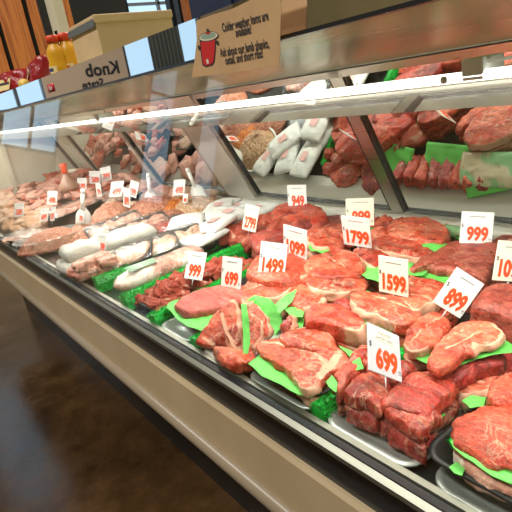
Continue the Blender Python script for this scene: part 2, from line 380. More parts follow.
# ================================================================ goods
def catmull(P, n):
    out = []; m = len(P)
    for k in range(n):
        f = k * m / n; i = int(f); t = f - i
        p0, p1, p2, p3 = P[(i - 1) % m], P[i], P[(i + 1) % m], P[(i + 2) % m]
        out.append(.5 * ((2 * p1) + (p2 - p0) * t + (2 * p0 - 5 * p1 + 4 * p2 - p3) * t * t + (3 * p1 - p0 - 3 * p2 + p3) * t ** 3))
    return out
def segd(p, a, b):
    ab = b - a; t = max(0, min(1, (p - a).dot(ab) / max(ab.length_squared, 1e-9))); return (p - a - ab * t).length
def frame(px, z, slope=(0, 0), nrm=None, anchor=None):
    c = (sum(p[0] for p in px) / len(px), sum(p[1] for p in px) / len(px))
    if anchor is None: anchor = c
    n = Vector(nrm).normalized() if nrm else Vector((-slope[0], -slope[1], 1)).normalized()
    A = atz(anchor[0], anchor[1], z)
    W3 = [onplane(x, y, A, n) for x, y in px]
    O = sum(W3, Vector()) / len(W3)
    u = Vector((1, 0, 0)); u = (u - n * u.dot(n)).normalized(); v = n.cross(u)
    mtx = Matrix((u, v, n)).transposed().to_4x4(); mtx.translation = O
    return O, u, v, n, mtx, A
def loc2(p, O, u, v): d = p - O; return Vector((d.dot(u), d.dot(v)))
NS = [0]
def steak(label, px, z, th=.028, mat=None, slope=(0, 0), nrm=None, anchor=None, rim=(), lines=(), name='beef_steak', cat='steak', group=None, dome=.004, K=84, lump=.0042, under=0, rough_side=.0065, rw=.008):
    """one cut of meat: outline of its top face, real thickness, fat rim over outline point ranges, fat lines"""
    O, u, v, n, mtx, A = frame(px, z, slope, nrm, anchor)
    P = [loc2(onplane(x, y, A, n), O, u, v) for x, y in px]
    Bd = catmull(P, K); m = len(P)
    NS[0] += 1; off = Vector((NS[0] * 3.7, NS[0] * 1.3, 0))
    L = [([loc2(onplane(x, y, A, n), O, u, v) for x, y in pl], w) for pl, w in lines]
    def rimm(j):
        f = j * m / K
        for a, b in rim:
            if a <= b and a <= f <= b: return 1
            if a > b and (f >= a or f <= b): return 1
        return 0
    R = [rimm(j) for j in range(K)]
    Bd = [b * (1 + (noise.noise(Vector((b.x * 55, b.y * 55, NS[0]))) * .0045 + noise.noise(Vector((b.x * 150, b.y * 150, NS[0]))) * .002) / max(b.length, .01)) for b in Bd]
    Rs = [sum(R[(j + d) % K] for d in range(-3, 4)) / 7 for j in range(K)]
    bm = bmesh.new(); fl = bm.verts.layers.float.new('fat')
    e = min(.0065, th * .25)
    rings = []
    ss = [.12, .25, .38, .5, .6, .7, .78, .85, .91, .96]
    def fatv(p, j, dist):
        f = max(0, 1 - dist / (rw * (1 + .6 * noise.noise(p.to_3d() * 60 + off)))) * Rs[j] * 1.4 if Rs[j] > 0 else 0
        for pl, w in L:
            d = min(segd(p, a, b) for a, b in zip(pl, pl[1:])); f = max(f, .95 - d / w * .75)
        return max(0, min(1, f))
    for s in ss:
        ring = []
        for j in range(K):
            b = Bd[j]; r_ = max(b.length - e, .001); p = b.normalized() * r_ * s
            h = dome * (1 - s ** 4) + noise.noise(p.to_3d() * 38 + off) * lump + noise.noise(p.to_3d() * 110 + off) * lump * .35
            f = fatv(p, j, b.length - p.length); h -= .0012 * f
            q = bm.verts.new((p.x, p.y, h)); q[fl] = f; ring.append(q)
        rings.append(ring)
    for (ins, dep) in ((.78, .0), (.45, -.09), (.12, -.24), (0, -.42), (-.06, -.6), (.02, -.78), (.4, -.95), (1.3, -1.0)):
        ring = []
        for j in range(K):
            b = Bd[j]; rr = max(b.length - e * ins, .001)
            base = b.normalized() * rr; q3 = Vector((base.x, base.y, dep * th))
            w = noise.noise(q3 * 45 + off) * rough_side + noise.noise(q3 * 120 + off) * rough_side * .4
            side = min(1, abs(dep) * 3)
            p = b.normalized() * max(rr + w * side, .001)
            h = dep * th + (noise.noise(p.to_3d() * 38 + off) * lump) * (1 - min(1, abs(dep)))
            q = bm.verts.new((p.x, p.y, h)); q[fl] = max(Rs[j] * .95, fatv(base, j, b.length - base.length) * .8) if dep > -.97 else .2; ring.append(q)
        rings.append(ring)
    c0 = bm.verts.new((0, 0, dome)); c0[fl] = fatv(Vector((0, 0)), 0, 1); c1 = bm.verts.new((0, 0, -th))
    for j in range(K): bm.faces.new((c0, rings[0][j], rings[0][(j + 1) % K]))
    for a, b in zip(rings, rings[1:]):
        for j in range(K): bm.faces.new((a[j], b[j], b[(j + 1) % K], a[(j + 1) % K]))
    for j in range(K): bm.faces.new((c1, rings[-1][(j + 1) % K], rings[-1][j]))
    o = link(name, bm, mat or MEAT); o.matrix_world = mtx
    tag(o, label, cat, group)
    return o
def under(o, n, step=.03, dx=.006, lab='slice of beef hidden in the stack under its neighbours', shift=(0, .004)):
    """further cuts of the same kind stacked beneath"""
    for k in range(1, n + 1):
        c = o.copy(); C.objects.link(c)
        c.location = o.location + Vector((random.uniform(-dx, dx) + shift[0] * k, random.uniform(-dx, dx) + shift[1] * k, -step * k))
        c.rotation_euler = (0, 0, random.uniform(-.15, .15)); c['label'] = lab + (', second below the top' if k == 2 else ', third below the top' if k == 3 else '')
def sheet(label, px, z, slope=(0, 0), nrm=None, anchor=None, wave=.003, mat=None, th=.0006, name='green_paper_sheet', K=56, curl=0, group=None):
    O, u, v, n, mtx, A = frame(px, z, slope, nrm, anchor)
    Pq = [loc2(onplane(x, y, A, n), O, u, v) for x, y in px]; mq = len(Pq); Bd = []
    for k in range(K): f = k * mq / K; i = int(f); Bd.append(Pq[i].lerp(Pq[(i + 1) % mq], f - i))
    NS[0] += 1; off = Vector((NS[0] * 3.7, 0, 0)); bm = bmesh.new(); rings = []
    for s in (.15, .35, .55, .7, .82, .92, 1):
        rings.append([bm.verts.new((b.x * s, b.y * s, noise.noise(Vector((b.x * s * 22, b.y * s * 22, 0)) + off) * wave * 1.8 + noise.noise(Vector((b.x * s * 70, b.y * s * 70, 2)) + off) * wave * .5 + curl * s ** 3)) for b in Bd])
    c = bm.verts.new((0, 0, 0))
    for j in range(K): bm.faces.new((c, rings[0][j], rings[0][(j + 1) % K]))
    for a, b in zip(rings, rings[1:]):
        for j in range(K): bm.faces.new((a[j], b[j], b[(j + 1) % K], a[(j + 1) % K]))
    o = link(name, bm, mat or GREENP); o.matrix_world = mtx
    md = o.modifiers.new('s', 'SOLIDIFY'); md.thickness = th; md.offset = 0
    return tag(o, label, 'paper', group or 'light green paper sheets between the cuts')

# ---- green plastic grass dividers (constant X, front to back)
def divider(x, y0, y1, label, z0=DZ, h=.040, w=.024, x1=None):
    bm = bmesh.new(); n = 40; pr = []
    for k in range(n + 1):
        y = y0 + (y1 - y0) * k / n; xx = noise.noise(Vector((x * 9, y * 7, 0))) * .004
        pr.append([bm.verts.new((xx + a * w * .6, y - y0, b * h * .85)) for a, b in ((-1, 0), (-1, .6), (-.5, 1), (.5, 1), (1, .6), (1, 0))])
    for a, b in zip(pr, pr[1:]):
        for j in range(6): bm.faces.new((a[j], a[(j + 1) % 6], b[(j + 1) % 6], b[j]))
    bm.faces.new(pr[0]); bm.faces.new(pr[-1][::-1])
    for k in range(int(5200 * (y1 - y0))):
        y = random.uniform(-.004, y1 - y0 + .002); t_ = random.uniform(-1, 1); a = t_ * PI * .55
        cx, cz = math.sin(a) * w * .6, max(.002, h * .45 + math.cos(a) * h * .42)
        d = Vector((math.sin(a), random.uniform(-.7, .7), math.cos(a) * .9)).normalized(); L = random.uniform(.004, .009); s = Vector((random.uniform(-1, 1), random.uniform(-1, 1), random.uniform(-1, 1))).normalized() * .0016
        p = Vector((cx, y, cz)); vs_ = [bm.verts.new(q) for q in (p - s, p + s, p + d * L)]; bm.faces.new(vs_)
    me = bpy.data.meshes.new('grass_divider'); bm.to_mesh(me); bm.free(); me.materials.append(GREENG)
    o = bpy.data.objects.new('grass_divider', me); C.objects.link(o); o.location = (x, y0, z0); o.rotation_euler = (0, 0, math.atan2(x - (x if x1 is None else x1), y1 - y0)); tag(o, label, 'divider', 'green plastic grass dividers')
divider(-1.425, .42, 1.12, 'green plastic grass divider between white-wrapped packages and bagged pork', h=.052)
divider(-1.215, .415, 1.12, 'green plastic grass divider between bagged pork and diced beef', h=.050, x1=-1.29)
divider(-1.045, .41, 1.05, 'green plastic grass divider between diced beef and the flank tray', h=.042, x1=-1.13)
divider(-.865, .415, 1.0, 'green plastic grass divider right of the flank tray, left of upright bone-in steak', h=.036)
divider(-.508, .42, .72, 'short green plastic grass divider at the left end of the stacked short ribs', h=.036)
divider(-.318, .47, .80, 'green plastic grass divider between the short ribs and the big round steaks', h=.040)

# ---- trays
def tray(label, x0, x1, y0, y1, z, h, mat, name='foam_tray', tilt=0, ribs=True, yaw=0):
    cx, cy = (x0 + x1) / 2, (y0 + y1) / 2; a, b = (x1 - x0) / 2, (y1 - y0) / 2
    bm = bmesh.new()
    def ring(ins, zz, r):
        pts = []
        A_, B_ = a - ins, b - ins; r = max(min(r, A_ * .9, B_ * .9), .001)
        for (sx, sy, a0) in ((1, 1, 0), (-1, 1, 90), (-1, -1, 180), (1, -1, 270)):
            for k in range(7):
                t_ = math.radians(a0 + k * 15); pts.append(bm.verts.new((sx * (A_ - r) + r * math.cos(t_), sy * (B_ - r) + r * math.sin(t_), zz)))
        return pts
    t2 = .0025
    rs = [ring(.018, 0, .02), ring(.004, h - .003, .028), ring(0, h - .003, .03), ring(0, h, .03), ring(.005, h + .001, .028), ring(.008, h - .001, .026), ring(.020, t2 + .003, .02), ring(.026, t2, .016), ring(.036, t2 + .001, .012), ring(.04, t2 + .003, .01)]
    for p, q in zip(rs, rs[1:]):
        for j in range(28): bm.faces.new((p[j], p[(j + 1) % 28], q[(j + 1) % 28], q[j]))
    bm.faces.new(rs[0][::-1]); bm.faces.new(rs[-1])
    o = link(name, bm, mat); o.location = (cx, cy, z); o.rotation_euler = (tilt, 0, yaw); tag(o, label, 'tray'); return o
tray('silver grey tray at the glass under the dark stacked short ribs', -.498, -.335, .412, .60, DZ + .001, .013, SILVERF)
tray('silver grey tray at the glass in the lower right corner', -.315, -.09, .412, .60, DZ + .001, .013, SILVERF)
tray('silver grey tray at the glass under the green paper flank tray', -1.03, -.885, .412, .60, DZ + .001, .013, SILVERF)
tray('silver grey tray beneath the upright bone-in steak', -.845, -.70, .412, .60, DZ + .001, .013, SILVERF)
tray('silver grey tray beneath the black tray of the large bone-in steak', -.69, -.52, .412, .60, DZ + .001, .013, SILVERF)
tray('black tray with green paper under the large bone-in steak', -.70, -.515, .425, .62, DZ + .019, .016, BLACKF)
tray('black tray under the big round steaks', -.332, -.08, .425, .72, DZ + .015, .024, BLACKF)
tray('black tray lined with green paper under the flank steak', -1.025, -.885, .47, .82, DZ + .021, .018, BLACKF)
tray('black tray of diced beef edged with green paper', -1.215, -1.07, .44, .78, DZ + .002, .016, BLACKF)

# ---- lumps of meat sharing a few meshes
def lump_mesh(seed, kind='cube', mat=None, rx=1, ry=1, rz=1, n=.22, sub=4, f=1.7):
    bm = bmesh.new()
    if kind == 'cube':
        bmesh.ops.create_cube(bm, size=2); bmesh.ops.subdivide_edges(bm, edges=bm.edges, cuts=7, use_grid_fill=True)
    else: bmesh.ops.create_icosphere(bm, subdivisions=sub, radius=1)
    fl = bm.verts.layers.float.new('fat')
    for v in bm.verts:
        p = v.co.copy()
        if kind == 'cube':
            s = p.normalized() * 1.25; p = p.lerp(s, .45)
        o_ = Vector((seed * 5.1, 0, 0)); d = noise.noise(p * f + o_) * n + noise.noise(p * f * 3 + o_) * n * .4
        p = p * (1 + d); v[fl] = max(0, noise.noise(p * 1.4 + o_ * 2) * 1.1 - .05)
        v.co = Vector((p.x * rx, p.y * ry, p.z * rz))
    me = bpy.data.meshes.new('meat_piece'); bm.to_mesh(me); bm.free(); me.polygons.foreach_set('use_smooth', [True] * len(me.polygons)); me.materials.append(mat); return me
def inst(name, me, loc, rot, sc, label, cat, group=None):
    o = bpy.data.objects.new(name, me); C.objects.link(o); o.location = loc; o.rotation_euler = rot; o.scale = (sc,) * 3 if isinstance(sc, (int, float)) else sc
    return tag(o, label, cat, group)
def inpoly(p, P):
    c = False; j = len(P) - 1
    for i in range(len(P)):
        if (P[i][1] > p[1]) != (P[j][1] > p[1]) and p[0] < (P[j][0] - P[i][0]) * (p[1] - P[i][1]) / (P[j][1] - P[i][1]) + P[i][0]: c = not c
        j = i
    return c
def heap(x0, x1, y0, y1, z0, z1, n, meshes, sc, name, label, cat, group, flat=.5):
    for k in range(n):
        fx, fy = random.uniform(0, 1), random.uniform(0, 1)
        e = min(1, 4 * min(fx, 1 - fx)) * min(1, 5 * min(fy, 1 - fy)); z = z0 + (z1 - z0) * (e ** .6) * random.uniform(flat, 1)
        inst(name, random.choice(meshes), (x0 + (x1 - x0) * fx, y0 + (y1 - y0) * fy, z), (random.uniform(-.7, .7), random.uniform(-.7, .7), random.uniform(0, 6)), sc * random.uniform(.8, 1.2), label, cat, group)
DICE = [lump_mesh(i, 'cube', MEAT, 1.3, .9, .7, .3) for i in range(5)]
heap(-1.21, -1.085, .45, .76, DZ + .016, DZ + .050, 150, DICE, .0125, 'diced_beef', 'small cube of red diced beef in the heaped black tray', 'meat', 'diced stewing beef heaped between green dividers')
CUBE = [lump_mesh(i + 9, 'cube', m, 1.25, 1, .75, .22) for i, m in enumerate((MEAT, MEATM, MEATD, MEAT, MEATR))]
heap(-1.26, -.97, .84, 1.06, DZ + .03, DZ + .075, 40, CUBE, .026, 'beef_chunk', 'large chunk of red beef behind the 6.99 and 9.99 cards', 'meat', 'large beef chunks behind the diced beef')
# ---------------------------------------------------------------- individual cuts (outline of the top face in photo pixels, at its real height)
G_TB = 'bone-in steaks in the middle of the case'; G_RW = 'steaks in the back row'
# upright pair, leaning back
s1 = steak('thick upright bone-in steak leaning at the front, pale fat down its right edge', [(196, 341), (203, 327), (216, 311), (231, 299), (239, 305), (242, 322), (246, 345), (243, 353), (232, 352), (222, 345), (207, 347)], .845, .030, MEATM,
      nrm=(.62, -.42, .66), rim=((3, 7.4),), rw=.018, lines=(([(222, 314), (226, 330), (236, 350)], .005), ([(203, 338), (214, 345)], .006)), lump=.004, name='bone_in_steak')
steak('bone-in steak standing behind green paper, curved fat line inside its rim', [(246, 310), (258, 305), (267, 314), (271, 328), (266, 340), (256, 351), (247, 357), (243, 345), (243, 325)], .852, .020, MEATM,
      nrm=(.55, -.45, .70), rim=((1, 6),), rw=.006, lines=(([(252, 315), (262, 322), (262, 336), (254, 347)], .004),), name='bone_in_steak')
steak('ragged red trimmings hanging below the upright bone-in steak', [(214, 346), (228, 346), (244, 348), (256, 352), (252, 360), (240, 364), (228, 362), (218, 354)], .840, .022, MEATM, lump=.006, name='meat_trimming', cat='meat')
sheet('round light green paper standing behind the upright bone-in steak', [(243, 303), (255, 296), (270, 299), (280, 311), (283, 325), (275, 338), (262, 336), (250, 325)], .835, nrm=(.5, -.5, .7), wave=.006)
sheet('green paper strip between the two upright bone-in steaks', [(241, 304), (246, 303), (249, 320), (250, 343), (247, 357), (243, 356), (243, 335)], .872, nrm=(.6, -.42, .66))
# large front t-bone
s2 = steak('large bone-in steak lying on green paper in the front black tray', [(256, 344), (268, 339), (285, 337), (305, 334), (322, 338), (338, 346), (349, 357), (340, 368), (328, 374), (318, 384), (306, 391), (296, 382), (285, 369), (268, 358), (258, 352)], .854, .015, MEATM, slope=(.04, .10),
      rim=((9, 11.4),), lines=(([(262, 342), (290, 347), (312, 353), (326, 364), (322, 376)], .0055), ([(340, 352), (330, 368), (322, 376)], .012)), rw=.010, name='bone_in_steak')
under(s2, 1, .022, lab='lower bone-in steak beneath the large one in the front black tray')
sheet('light green paper under the large front bone-in steak', [(248, 364), (262, 352), (300, 360), (318, 384), (312, 398), (298, 396), (280, 386), (262, 376)], .838, slope=(0, .02))
s = steak('bone-in steak tucked behind the large front one', [(277, 338), (288, 329), (305, 326), (322, 329), (334, 338), (330, 350), (300, 348)], .862, .03, MEATM, rim=((1, 4),), rw=.004, name='bone_in_steak'); under(s, 2, lab='bone-in steak beneath the one tucked behind the front steak')
s = steak('dark rib-shaped cut between the round green paper and the middle steaks', [(279, 325), (284, 317), (292, 314), (297, 321), (292, 332), (284, 336)], .868, .03, MEATD, rim=((2, 5),), rw=.005, nrm=(.4, -.5, .75), name='beef_rib')
# steak under 14.99
s = steak('pale-rimmed bone-in steak directly below the 14.99 card', [(237, 294), (243, 284), (256, 276), (272, 273), (288, 276), (295, 282), (290, 291), (278, 298), (262, 299), (248, 303), (240, 302)], .868, .028, MEATM, slope=(.0, .08), rim=((4, 10.5),), rw=.012, lines=(([(243, 291), (262, 286), (284, 288)], .005),), name='bone_in_steak'); under(s, 2, lab='bone-in steak beneath the pale-rimmed one below the 14.99 card')
s = steak('bone-in steak right of the 14.99 steak, below the 10.99 card', [(286, 292), (296, 284), (308, 282), (320, 286), (326, 295), (318, 304), (304, 309), (292, 303)], .868, .028, MEATM, slope=(0, .05), rim=((0, 2), (4, 6)), rw=.006, name='bone_in_steak'); under(s, 2, lab='bone-in steak beneath the one right of the 14.99 steak')
sheet('green paper poking up right of the steak below 14.99', [(275, 306), (284, 296), (296, 287), (292, 300), (286, 310), (280, 316)], .870, nrm=(.3, -.5, .8), wave=.006)
sheet('green paper flap left of the middle strip steak', [(283, 307), (298, 306), (304, 312), (303, 318), (290, 316)], .862)
sheet('green paper corner under the middle strip steak, left end', [(296, 316), (304, 318), (303, 328), (296, 328)], .85)
# middle strip loin steak
s = steak('thick strip steak with a square fat end in the middle front', [(303, 315), (310, 305), (325, 302), (341, 304), (354, 311), (364, 320), (367, 327), (358, 331), (345, 329), (330, 325), (316, 322), (304, 322)], .882, .036, MEAT, slope=(.0, .06), rim=((5.6, 8.0),), rw=.014, name='strip_steak'); under(s, 1, .036, lab='strip steak beneath the thick one in the middle front')
sheet('green paper edge under the thick middle strip steak', [(338, 345), (352, 352), (365, 352), (376, 356), (366, 362), (350, 358)], .852)
s = steak('long flat strip steak below the 15.99 card', [(348, 296), (356, 291), (372, 291), (390, 294), (408, 297), (418, 305), (422, 316), (408, 324), (392, 322), (372, 315), (354, 308)], .880, .026, MEATM, slope=(0, .05), rim=((8, 10.8),), lines=(([(372, 296), (395, 303), (414, 312)], .003),), name='strip_steak'); under(s, 2, lab='strip steak beneath the long flat one below the 15.99 card')
s = steak('dark scraggy cut in the shade behind the middle strip steak', [(331, 300), (342, 296), (352, 299), (352, 308), (342, 310)], .868, .03, MEATD, name='beef_rib')
# rib strip
s = steak('narrow curved rib cut with a fat fringe left of the 15.99 card', [(300, 276), (307, 273), (318, 279), (335, 282), (352, 278), (366, 277), (366, 286), (352, 291), (334, 294), (316, 290), (306, 284)], .880, .022, MEATM, rim=((2, 5), (7, 10)), rw=.006, name='beef_rib'); under(s, 2, .026, lab='rib cut beneath the narrow curved one')
sheet('green paper under the narrow rib cut', [(340, 297), (352, 291), (366, 290), (372, 294), (360, 300), (346, 303)], .864)
s = steak('marbled rib steak below the 17.99 card', [(302, 267), (308, 258), (322, 252), (342, 249), (358, 253), (365, 262), (362, 271), (346, 277), (328, 278), (312, 275)], .892, .028, MEATM, slope=(0, .05), lines=(([(310, 268), (330, 262), (352, 262)], .002), ([(325, 256), (345, 268)], .002)), rim=((3, 5),), rw=.004, name='rib_steak'); under(s, 2, .03, lab='rib steak beneath the marbled one below the 17.99 card')
s = steak('rib steak wedge behind the marbled one, right of the 17.99 card', [(352, 250), (366, 246), (380, 249), (390, 256), (388, 264), (376, 268), (362, 260)], .890, .026, MEAT, rim=((4, 6),), name='rib_steak'); under(s, 2, .03, lab='rib steak beneath the wedge right of the 17.99 card')
sheet('bright green paper under the rib steaks', [(352, 272), (366, 264), (378, 268), (378, 280), (366, 280)], .874, wave=.006)
s = steak('strip steak with a thick cream fat front edge behind the 15.99 card', [(370, 241), (382, 236), (400, 236), (418, 241), (432, 249), (442, 256), (430, 260), (412, 257), (394, 254), (378, 250)], .892, .028, MEAT, slope=(0, .04), rim=((4.5, 9.5),), rw=.008, name='strip_steak'); under(s, 2, .03, lab='strip steak beneath the one with cream fat')
s = steak('round marbled steak at the back left of the 9.99 card', [(386, 227), (396, 219), (414, 216), (432, 218), (446, 225), (449, 234), (440, 241), (422, 240), (404, 237), (390, 234)], .905, .030, MEATM, slope=(0, .05), lines=(([(396, 226), (420, 226), (444, 231)], .0025),), rim=((2, 4),), rw=.004, name='rib_steak'); under(s, 2, .032, lab='steak beneath the round marbled one at the back')
sheet('green paper between the back marbled steak and the broad flat steak', [(418, 244), (432, 240), (438, 246), (432, 254), (420, 252)], .886, wave=.006)
s = steak('small piece of steak between the 8.99 back card and the round marbled steak', [(370, 230), (380, 225), (390, 228), (390, 236), (376, 238)], .892, .03, MEATM, rim=((2, 4),), name='rib_steak'); under(s, 2, .03, lab='steak beneath the small back piece')
# back left roast
s = steak('big tied-looking round roast below the 9.49 card', [(270, 214), (276, 206), (290, 202), (308, 203), (322, 207), (328, 216), (326, 222), (312, 224), (294, 223), (280, 224)], .895, .050, MEAT, slope=(0, .06), dome=.012, lump=.006, name='beef_roast', cat='roast'); under(s, 1, .045, lab='roast beneath the big one below the 9.49 card')
s = steak('chuck steak right of the 10.99 card', [(306, 238), (314, 230), (330, 224), (344, 226), (346, 238), (342, 250), (328, 248), (314, 246)], .888, .03, MEAT, rim=((0, 2), (6, 8)), rw=.008, name='chuck_steak'); under(s, 2, .03, lab='chuck steak beneath the one right of the 10.99 card')
s = steak('red steak with a fat edge between the 10.99 and 17.99 cards', [(308, 232), (322, 228), (338, 224), (350, 222), (356, 228), (352, 240), (336, 234), (318, 236)], .90, .022, MEATM, name='chuck_steak')
s = steak('smooth red roast behind the 14.99 card, left of the 10.99 card', [(246, 272), (256, 256), (272, 248), (290, 248), (304, 256), (308, 266), (302, 276), (284, 282), (262, 280)], .886, .05, MEATR, dome=.012, name='beef_roast', cat='roast')
s = steak('dark red cut left of the 10.99 card', [(250, 236), (262, 230), (276, 226), (288, 230), (286, 244), (270, 250), (256, 246)], .885, .035, MEATD, name='beef_chunk', cat='meat'); under(s, 1, .035, lab='cut beneath the dark red one left of the 10.99 card')
s = steak('steak at the edge of the back left roast with a cream fat bone end', [(288, 262), (298, 254), (308, 258), (310, 272), (300, 278), (290, 274)], .884, .03, MEATM, rim=((0, 5),), rw=.006, name='rib_steak'); under(s, 2, .03, lab='steak beneath the one with the cream bone end')
sheet('green paper left of the rib steaks below the 10.99 card', [(308, 243), (316, 246), (330, 250), (334, 253), (322, 254), (310, 250)], .880)
sheet('green paper slip under the back left roast', [(306, 226), (316, 224), (330, 226), (326, 231), (312, 231)], .868)
# broad flat steak 9.99
s = steak('broad flat dark pink steak under the 9.99 card', [(409, 267), (420, 258), (434, 251), (446, 244), (458, 240), (478, 241), (497, 242), (499, 252), (493, 266), (486, 279), (474, 275), (456, 271), (438, 268), (424, 266), (414, 269)], .898, .022, MEATB, slope=(-.02, .10), lump=.002, name='flat_steak'); under(s, 3, .026, lab='flat steak beneath the broad one under the 9.99 card')
sheet('green paper under the left tip of the broad flat steak', [(410, 274), (422, 268), (440, 272), (456, 280), (450, 286), (432, 282), (418, 278)], .876)
s = steak('strip steak with a cream fat corner left of the tilted 8.99 card', [(392, 290), (404, 276), (424, 277), (444, 281), (450, 290), (440, 300), (426, 306), (414, 310), (404, 303)], .885, .026, MEATM, rim=((5, 8),), lines=(([(410, 295), (430, 300), (436, 303)], .004),), rw=.008, name='strip_steak'); under(s, 2, .03, lab='strip steak beneath its neighbour left of the 8.99 card')
# 8.99 pair
s = steak('oval marbled chuck steak left of the green paper under the tilted 8.99 card', [(403, 340), (410, 326), (422, 315), (436, 311), (446, 315), (449, 325), (442, 336), (428, 347), (412, 353), (405, 349)], .888, .018, MEATM, slope=(0, .08), rim=((7, 9.5),), rw=.005, lines=(([(412, 342), (428, 325), (444, 317)], .0018),), name='chuck_steak'); under(s, 2, .03, lab='chuck steak beneath the oval marbled one')
s = steak('large marbled chuck steak on green paper below the tilted 8.99 card', [(428, 358), (433, 346), (444, 336), (457, 324), (471, 320), (486, 321), (499, 328), (504, 336), (494, 344), (480, 346), (466, 354), (452, 364), (440, 369), (431, 366)], .898, .012, MEATM, slope=(0, .08), rim=((5.5, 9.5),), rw=.010, lines=(([(445, 350), (460, 345), (480, 332)], .002), ([(450, 338), (468, 330)], .002)), name='chuck_steak')
sheet('broad light green paper under the large marbled chuck steak', [(430, 368), (446, 362), (462, 352), (482, 342), (500, 337), (512, 343), (514, 352), (496, 355), (476, 358), (458, 366), (444, 373)], .882, slope=(0, .05))
sheet('light green paper at the left under the oval chuck steak', [(404, 350), (420, 348), (440, 340), (446, 350), (430, 366), (416, 360)], .868)
s = steak('dark beef layer between two green papers right of the short ribs', [(446, 374), (458, 364), (478, 356), (502, 352), (506, 362), (484, 368), (464, 376), (452, 380)], .870, .020, MEATD, name='chuck_steak')
sheet('lower green paper between the dark beef layers', [(436, 378), (452, 376), (470, 372), (490, 364), (504, 360), (506, 366), (488, 371), (470, 378), (452, 383)], .850)
s = steak('pale fatty beef cut below the lower green paper', [(456, 384), (468, 376), (484, 371), (500, 370), (504, 382), (490, 390), (470, 396), (458, 394)], .848, .03, MEATM, rim=((0, 8),), rw=.006, lump=.006, name='chuck_steak')
s = steak('lower dark beef slice under the broad green paper', [(456, 350), (480, 346), (505, 345), (520, 352), (515, 372), (490, 376), (462, 372)], .846, .04, MEATD, name='chuck_steak')
# right dark roast
s = steak('dark-sided smooth roast at the right frame edge behind the tilted 8.99 card', [(470, 304), (478, 292), (490, 284), (512, 282), (540, 284), (545, 300), (535, 316), (512, 318), (496, 313), (482, 310)], .905, .055, MEATB, slope=(0, .05), dome=.01, lump=.002, name='beef_roast', cat='roast'); under(s, 1, .045, lab='roast beneath the dark-sided one at the right frame edge')
# short rib stack in front (dark)
G_SR = None
A1 = [('left corner block of the dark short rib stack by the 6.99 card', [(334, 372), (342, 364), (352, 359), (361, 363), (362, 370), (352, 378), (342, 388), (336, 384)], .864, ()),
      ('dark short rib block below the front 6.99 card', [(343, 391), (350, 380), (362, 371), (374, 372), (384, 378), (389, 385), (386, 396), (377, 405), (362, 400), (350, 396)], .866, ()),
      ('short rib slab right of the front 6.99 card', [(381, 402), (390, 388), (404, 376), (420, 370), (440, 371), (456, 378), (452, 392), (440, 402), (428, 412), (412, 412), (396, 408)], .868, ()),
      ('short rib piece behind the front 6.99 card', [(362, 366), (372, 354), (388, 352), (402, 358), (416, 366), (404, 374), (388, 384), (376, 374)], .866, ()),
      ('short rib slab at the front right of the dark stack', [(382, 404), (392, 396), (406, 396), (424, 402), (438, 410), (430, 424), (420, 432), (404, 424), (390, 414)], .860, ()),
      ('shaded short rib end between strip steak and 6.99 card', [(346, 362), (352, 350), (364, 344), (372, 352), (366, 362), (356, 368)], .862, ())]
for lab, px, z, rim in A1:
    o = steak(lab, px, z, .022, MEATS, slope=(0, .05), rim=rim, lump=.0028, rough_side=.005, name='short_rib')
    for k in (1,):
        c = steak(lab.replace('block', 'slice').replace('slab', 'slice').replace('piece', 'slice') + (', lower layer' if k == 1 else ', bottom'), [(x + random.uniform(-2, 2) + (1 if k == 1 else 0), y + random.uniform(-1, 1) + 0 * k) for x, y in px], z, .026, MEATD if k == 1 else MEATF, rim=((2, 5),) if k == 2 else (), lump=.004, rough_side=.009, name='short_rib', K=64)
        c.location = o.location + Vector((random.uniform(-.003, .003), -.002 * k, -.025 * k)); c.scale = (1.0, 1.0, 1)
for lab, px, z in (('green paper tip between the left short rib blocks', [(326, 382), (332, 376), (338, 384), (336, 391), (329, 387)], .856), ('green paper tip below the middle short rib block', [(376, 405), (384, 403), (388, 412), (382, 414)], .845), ('green paper edge under the right short rib slab', [(408, 424), (424, 420), (438, 410), (446, 412), (434, 424), (418, 434)], .842), ('green paper below the middle of the short rib stack', [(352, 362), (360, 358), (364, 368), (356, 370)], .868)):
    sheet(lab, px, z)
for lab, px, z in (('green paper under the back round marbled steak, left side', [(383, 238), (398, 240), (414, 244), (432, 243), (446, 240), (448, 248), (434, 256), (408, 252), (388, 248)], .890),
      ('green paper at the front of the strip steak with the cream fat', [(380, 266), (398, 263), (416, 264), (430, 266), (424, 276), (404, 274), (388, 276)], .884),
      ('green paper between the marbled rib steak and its right neighbour', [(358, 268), (368, 262), (378, 268), (388, 270), (384, 282), (366, 280)], .888),
      ('green paper at the left of the 14.99 card steak', [(228, 300), (240, 296), (246, 304), (240, 312), (230, 308)], .84),
      ('green paper under the big back left roast, front', [(276, 230), (292, 228), (306, 230), (302, 238), (286, 238)], .872),
      ('green paper under the flat strip steak, front edge', [(352, 312), (372, 320), (392, 326), (410, 326), (404, 332), (382, 330), (360, 322)], .858)):
    sheet(lab, px, z, wave=.006)
